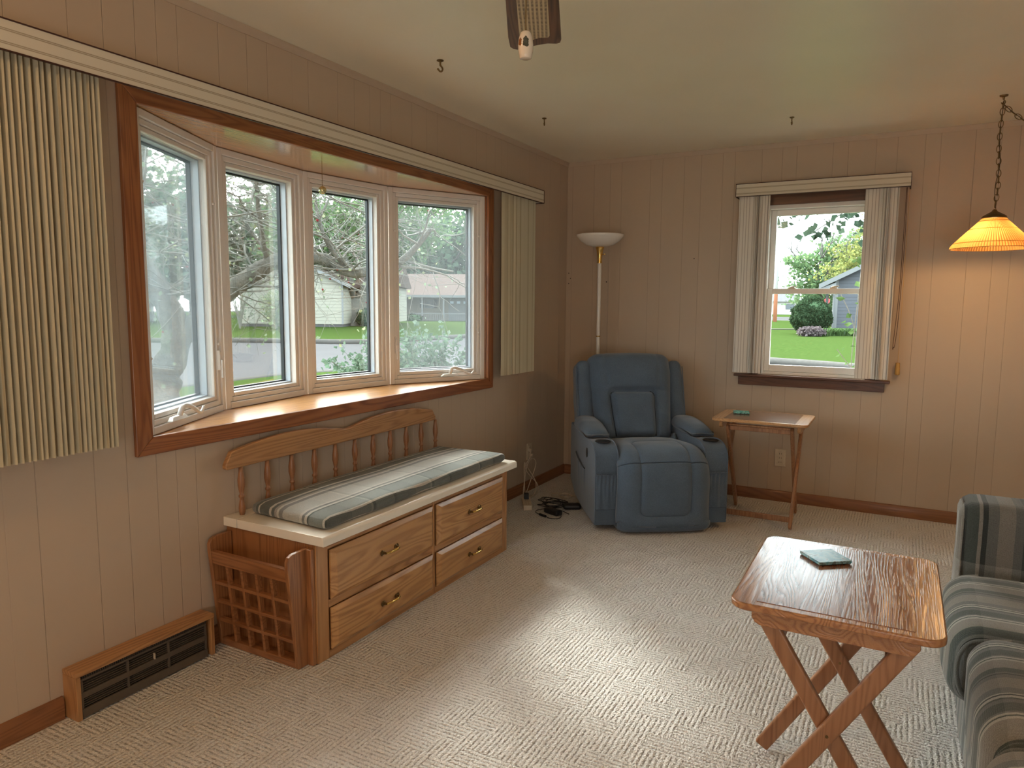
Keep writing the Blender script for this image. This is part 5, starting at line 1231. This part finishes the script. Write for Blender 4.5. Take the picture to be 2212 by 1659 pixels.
def house_window(F_, par, s0, s1, z0, z1, pane='winp', shut=False):
    bm = B(); pbox(bm, F_, s0-.08, s1+.08, .005, .05, z0-.08, z1+.08); w_ = lk('window', bm, M['trimw'], par)
    bm = B(); pbox(bm, F_, s0, s1, .051, .06, z0, z1); lk('pane', bm, M[pane], w_)
    if shut:
        for a, b_ in ((s0-.42, s0-.1), (s1+.1, s1+.42)): bm = B(); pbox(bm, F_, a, b_, .005, .05, z0-.05, z1+.05); lk('shutter', bm, M['found'], par)
h1 = rooted('cream_house', 'cream sided house with a wide gable and pale bargeboards across the street', 'house', (-30.6, 27.1, -.2)); h1['category'] = 'house'
F1 = frame2(None, (-33.5, 25.5), (-27.95, 28.58)); W1 = math.dist((-33.5, 25.5), (-27.95, 28.58))
bm = B(); poly3(bm, F1, [(0, .0), (W1, .0), (W1, 2.5), (W1/2, 4.05), (0, 2.5)], 0, -9); lk('wall', bm, M['sid_cream'], h1)
bm = B(); pbox(bm, F1, .05, W1-.05, .0-.03, -9, -.35, .0); lk('foundation', bm, M['found'], h1)
sl_ = (4.05-2.5)/(W1/2)
bm = B()
for s in (0, 1):
    e0, e1 = (-.5, W1/2) if s == 0 else (W1+.5, W1/2); z_e = 2.5-.5*sl_
    poly3(bm, F1, [(e0, z_e+.02), (e1, 4.07), (e1, 4.22), (e0, z_e+.17)], .35, -9.3)
lk('roof', bm, M['shingle'], h1)
bm = B()
for s in (0, 1):
    e0, e1 = (-.55, W1/2) if s == 0 else (W1+.55, W1/2); z_e = 2.5-.55*sl_
    poly3(bm, F1, [(e0, z_e-.04), (e1, 4.0), (e1, 4.20), (e0, z_e+.16)], .36, .42)
pbox(bm, F1, W1-.09, W1+.02, -.02, .03, 0, 2.5); lk('bargeboard', bm, M['trimw'], h1)
house_window(F1, h1, 2.9, 3.9, 1.15, 2.1)
# wing running back to the right with a curtained bay window
F1b = frame2(None, (-27.6, 31.5), (-24.6, 33.2))
F1b = frame2(None, (-31.0, 31.6), (-24.0, 35.5))
bm = B(); pbox(bm, F1b, 0, 3.7, 0, -6, .0, 2.5); lk('wall', bm, M['sid_cream'], h1)
bm = B(); poly3(bm, F1b, [(-.4, 2.4), (4.0, 2.4), (4.0, 2.5), (-.4, 2.5)], .5, -6.5); hexa(bm, [F1b(-.4, .5, 2.5), F1b(4.0, .5, 2.5), F1b(4.0, -6.5, 2.5), F1b(-.4, -6.5, 2.5)], [F1b(-.4, -2.9, 4.0), F1b(4.0, -2.9, 4.0), F1b(4.0, -3.1, 4.0), F1b(-.4, -3.1, 4.0)]); lk('roof', bm, M['shingle'], h1)
house_window(F1b, h1, 2.2, 3.4, .75, 1.9, 'winblue')
# ---- ranch house with porch and garage
h2 = rooted('ranch_house', 'long low house with white porch railing, shuttered window and white garage door', 'house', (-35, 46.5, -.5))
A2, B2 = (-40.0, 42.6), (-27.5, 49.3); F2 = frame2(None, A2, B2); W2_ = math.dist(A2, B2)
def s_of(x, y): return (Vector((x, y))-Vector(A2)).dot((Vector(B2)-Vector(A2)).normalized())
bm = B(); pbox(bm, F2, -1, W2_, 0, -8, -.6, 1.9); lk('wall', bm, plain('tan_house_wall', (.17, .155, .13), .8), h2)
bm = B(); hexa(bm, [F2(-1.6, 1.9, 1.95), F2(W2_+.5, 1.9, 1.95), F2(W2_+.5, -8.6, 1.95), F2(-1.6, -8.6, 1.95)], [F2(-1.6, -3.2, 3.95), F2(W2_+.5, -3.2, 3.95), F2(W2_+.5, -3.4, 3.95), F2(-1.6, -3.4, 3.95)]); lk('roof', bm, M['shingle'], h2)
bm = B(); pbox(bm, F2, -1.6, W2_+.5, 1.9, 2.0, 1.80, 2.0); lk('fascia', bm, M['trimw'], h2)
s1_ = s_of(-33.9, 46.1); house_window(F2, h2, s1_-.35, s1_+.35, .95, 1.6, 'winp', True)
sg = s_of(-33.2, 46.5)+.3
gd = B(); pbox(gd, F2, sg+.6, sg+3.6, .01, .06, -.5, 1.75); g_ = lk('garage_door', gd, M['trimw'], h2)
for k in range(5): bm = B(); pbox(bm, F2, sg+.75+.58*k, sg+1.05+.58*k, .061, .07, 1.3, 1.5); lk('pane', bm, M['winblue'], g_)
bm = B(); pbox(bm, F2, s_of(-36.2, 44.9)-.2, s_of(-36.2, 44.9)+.6, .01, .35, 1.1, 1.6); lk('air_conditioner', bm, M['trimw'], h2)
for s in (s_of(-35.9, 44.9)+.2, sg-1.5, sg+.3): bm = B(); pbox(bm, F2, s, s+.12, 1.7, 1.82, -.5, 1.8); lk('porch_post', bm, M['trimw'], h2)
for a_, b_ in ((-1, s_of(-35.9, 44.9)-.3), (s_of(-35.2, 45.3)+.2, W2_-.5)):
    bm = B(); pbox(bm, F2, a_, b_, 1.72, 1.80, .42, .50); pbox(bm, F2, a_, b_, 1.74, 1.78, -.35, -.30); s = a_
    while s < b_: pbox(bm, F2, s, s+.04, 1.74, 1.78, -.35, .42); s += .16
    lk('porch_railing', bm, M['trimw'], h2)
# ---- grey sided house
h3 = rooted('grey_house', 'grey lap sided house corner with pale soffit beyond the end wall window', 'house', (2, 34.2, -.1))
F3 = frame2(None, (-.66, 33.9), (7.2, 37.4)); F3 = frame2(None, (-.72, 34.2), (7.3, 34.9)); W3 = 8.0
bm = B(); poly3(bm, F3, [(0, -.3), (W3, -.3), (W3, 2.5), (W3/2, 4.7), (0, 2.62)], 0, -9); lk('wall', bm, M['sid_grey'], h3)
bm = B(); pbox(bm, F3, -.03, .12, -.03, .04, -.2, 2.62); lk('corner_board', bm, M['trimw'], h3)
bm = B(); poly3(bm, F3, [(-.75, 2.25), (W3/2, 4.72), (W3/2, 4.90), (-.75, 2.43)], .42, -9.2); lk('roof', bm, M['shingle_g'], h3)
bm = B(); poly3(bm, F3, [(-.78, 2.18), (W3/2, 4.66), (W3/2, 4.88), (-.78, 2.42)], .43, .49); poly3(bm, F3, [(-.75, 2.20), (0, 2.20), (0, 2.50)], .42, -.2); lk('fascia', bm, M['trimw'], h3)
bm = B(); tube(bm, spline([F3(-.72, .4, 2.2), F3(-.55, .3, 2.02), F3(-.15, .12, 1.95), F3(-.07, .06, 1.8)], 5), .05, 8); tube(bm, [F3(-.07, .06, 1.8), F3(-.07, .06, -.1)], .045, 8); lk('downspout', bm, M['trimw'], h3)
bm = B(); pbox(bm, F3, -.45, -.30, -6.0, -6.15, -.1, 2.2); lk('porch_post', bm, M['trimw'], h3)
# ---- utility pole, wires, sign, far house, car
t = rooted('utility_pole', 'tall wooden utility pole with its lower part rust coloured', 'utility pole', (-7.3, 59.3, -.1))
m_, nt, b_ = new_mat('weathered_pole', (.3, .3, .3), .9); tc = nd(nt, 'ShaderNodeTexCoord'); sz = nd(nt, 'ShaderNodeSeparateXYZ', {0: tc.outputs['Object']})
nt.links.new(ramp(nt, mth(nt, 'DIVIDE', sz.outputs[2], 8.8), [(.27, (.42, .16, .09)), (.31, (.30, .29, .28)), (1, (.20, .21, .22))]), b_.inputs['Base Color'])
bm = B(); tube(bm, [(-7.3, 59.3, -.2), (-7.36, 59.5, 4.2), (-7.40, 59.6, 8.6)], [.17, .14, .11], 10); lk('pole', bm, m_, t, smooth='all')
bm = B(); box(bm, -8.1, -6.7, 59.45, 59.55, 8.0, 8.1); lk('crossarm', bm, M['twig'], t)
bm = B()
for z, yo in ((8.1, 0), (7.4, .1)):
    tube(bm, [(-30, 70, z), (-7.4, 59.5+yo, z-.15), (14, 62, z-.3)], .014, 4)
o = lk('overhead_wires', bm, M['found'], t)
t = rooted('street_sign', 'red eight sided stop sign behind the round bush', 'stop sign', (-3.87, 66, -.1))
bm = B(); tube(bm, [(-3.87, 66, -.1), (-3.87, 66, 2.0)], .03, 6); lk('post', bm, M['twig'], t)
bm = B(); prism(bm, [(-3.87+.27*math.cos(PI/8+PI/4*k), 1.78+.27*math.sin(PI/8+PI/4*k)) for k in range(8)], 'y', 65.93, 65.95); s_ = lk('sign_face', bm, plain('stop_red', (.55, .05, .05), .4, bmp=0), t)
fc = bpy.data.curves.new('legend', 'FONT'); fc.body = 'STOP'; fc.size = .19; fc.align_x = 'CENTER'; fc.align_y = 'CENTER'; fc.extrude = .002
fo = bpy.data.objects.new('legend_source', fc); C.objects.link(fo); bpy.context.view_layer.update(); me_ = bpy.data.meshes.new_from_object(fo.evaluated_get(bpy.context.evaluated_depsgraph_get())); bpy.data.objects.remove(fo)
fo = bpy.data.objects.new('lettering', me_); C.objects.link(fo); fo.parent = s_; fo.location = (0, -.076, 1.88); fo.rotation_euler = (PI/2, 0, 0); me_.materials.clear(); me_.materials.append(M['trimw'])
t = rooted('distant_house', 'small pale house with grey roof far beyond the utility pole', 'house', (-13.9, 111.8, -.1))
F4 = frame2(None, (-15.6, 111), (-11.6, 113)); bm = B(); pbox(bm, F4, 0, 4.6, 0, -6, -.2, 1.9); lk('wall', bm, plain('pale_house_wall', (.42, .40, .38), .8), t)
bm = B(); hexa(bm, [F4(-.4, .5, 1.9), F4(5, .5, 1.9), F4(5, -6.5, 1.9), F4(-.4, -6.5, 1.9)], [F4(1.2, -2.9, 3.5), F4(3.6, -2.9, 3.5), F4(3.6, -3.1, 3.5), F4(1.2, -3.1, 3.5)]); lk('roof', bm, M['shingle_g'], t)
house_window(F4, t, 2.2, 3.4, .8, 1.5)
t = rooted('parked_car', 'small silver car parked far off beside the distant house', 'car', (-17.5, 150, -.06))
def cx_(p): return Matrix.Translation((-17.5, 150, -.06)) @ Matrix.Rotation(.5, 4, 'Z') @ Vector(p)
bm = B(); pr = [(-2.1, .3), (-2.15, .75), (-1.5, .9), (-.9, 1.4), (.7, 1.42), (1.3, .95), (2.05, .82), (2.15, .35)]; hexa(bm, [cx_((x, -.8, z)) for x, z in pr], [cx_((x, .8, z)) for x, z in pr]); lk('body', bm, plain('silver_paint', (.45, .47, .50), .25, .3, bmp=0), t, bev=.05)
bm = B(); pr = [(-1.35, .92), (-.85, 1.33), (.62, 1.35), (1.1, .95)]; hexa(bm, [cx_((x, -.815, z)) for x, z in pr], [cx_((x, .815, z)) for x, z in pr]); lk('side_windows', bm, M['winp'], t)
for wx_ in (-1.35, 1.35):
    for wy in (-.78, .78):
        bm = B(); lathe(bm, [(.31, -.09), (.31, .09)], (0, 0, 0), 14, 'y')
        for v in bm.verts: v.co = cx_((v.co.x+wx_, v.co.y+wy, v.co.z+.31))
        lk('wheel', bm, M['black'], t)
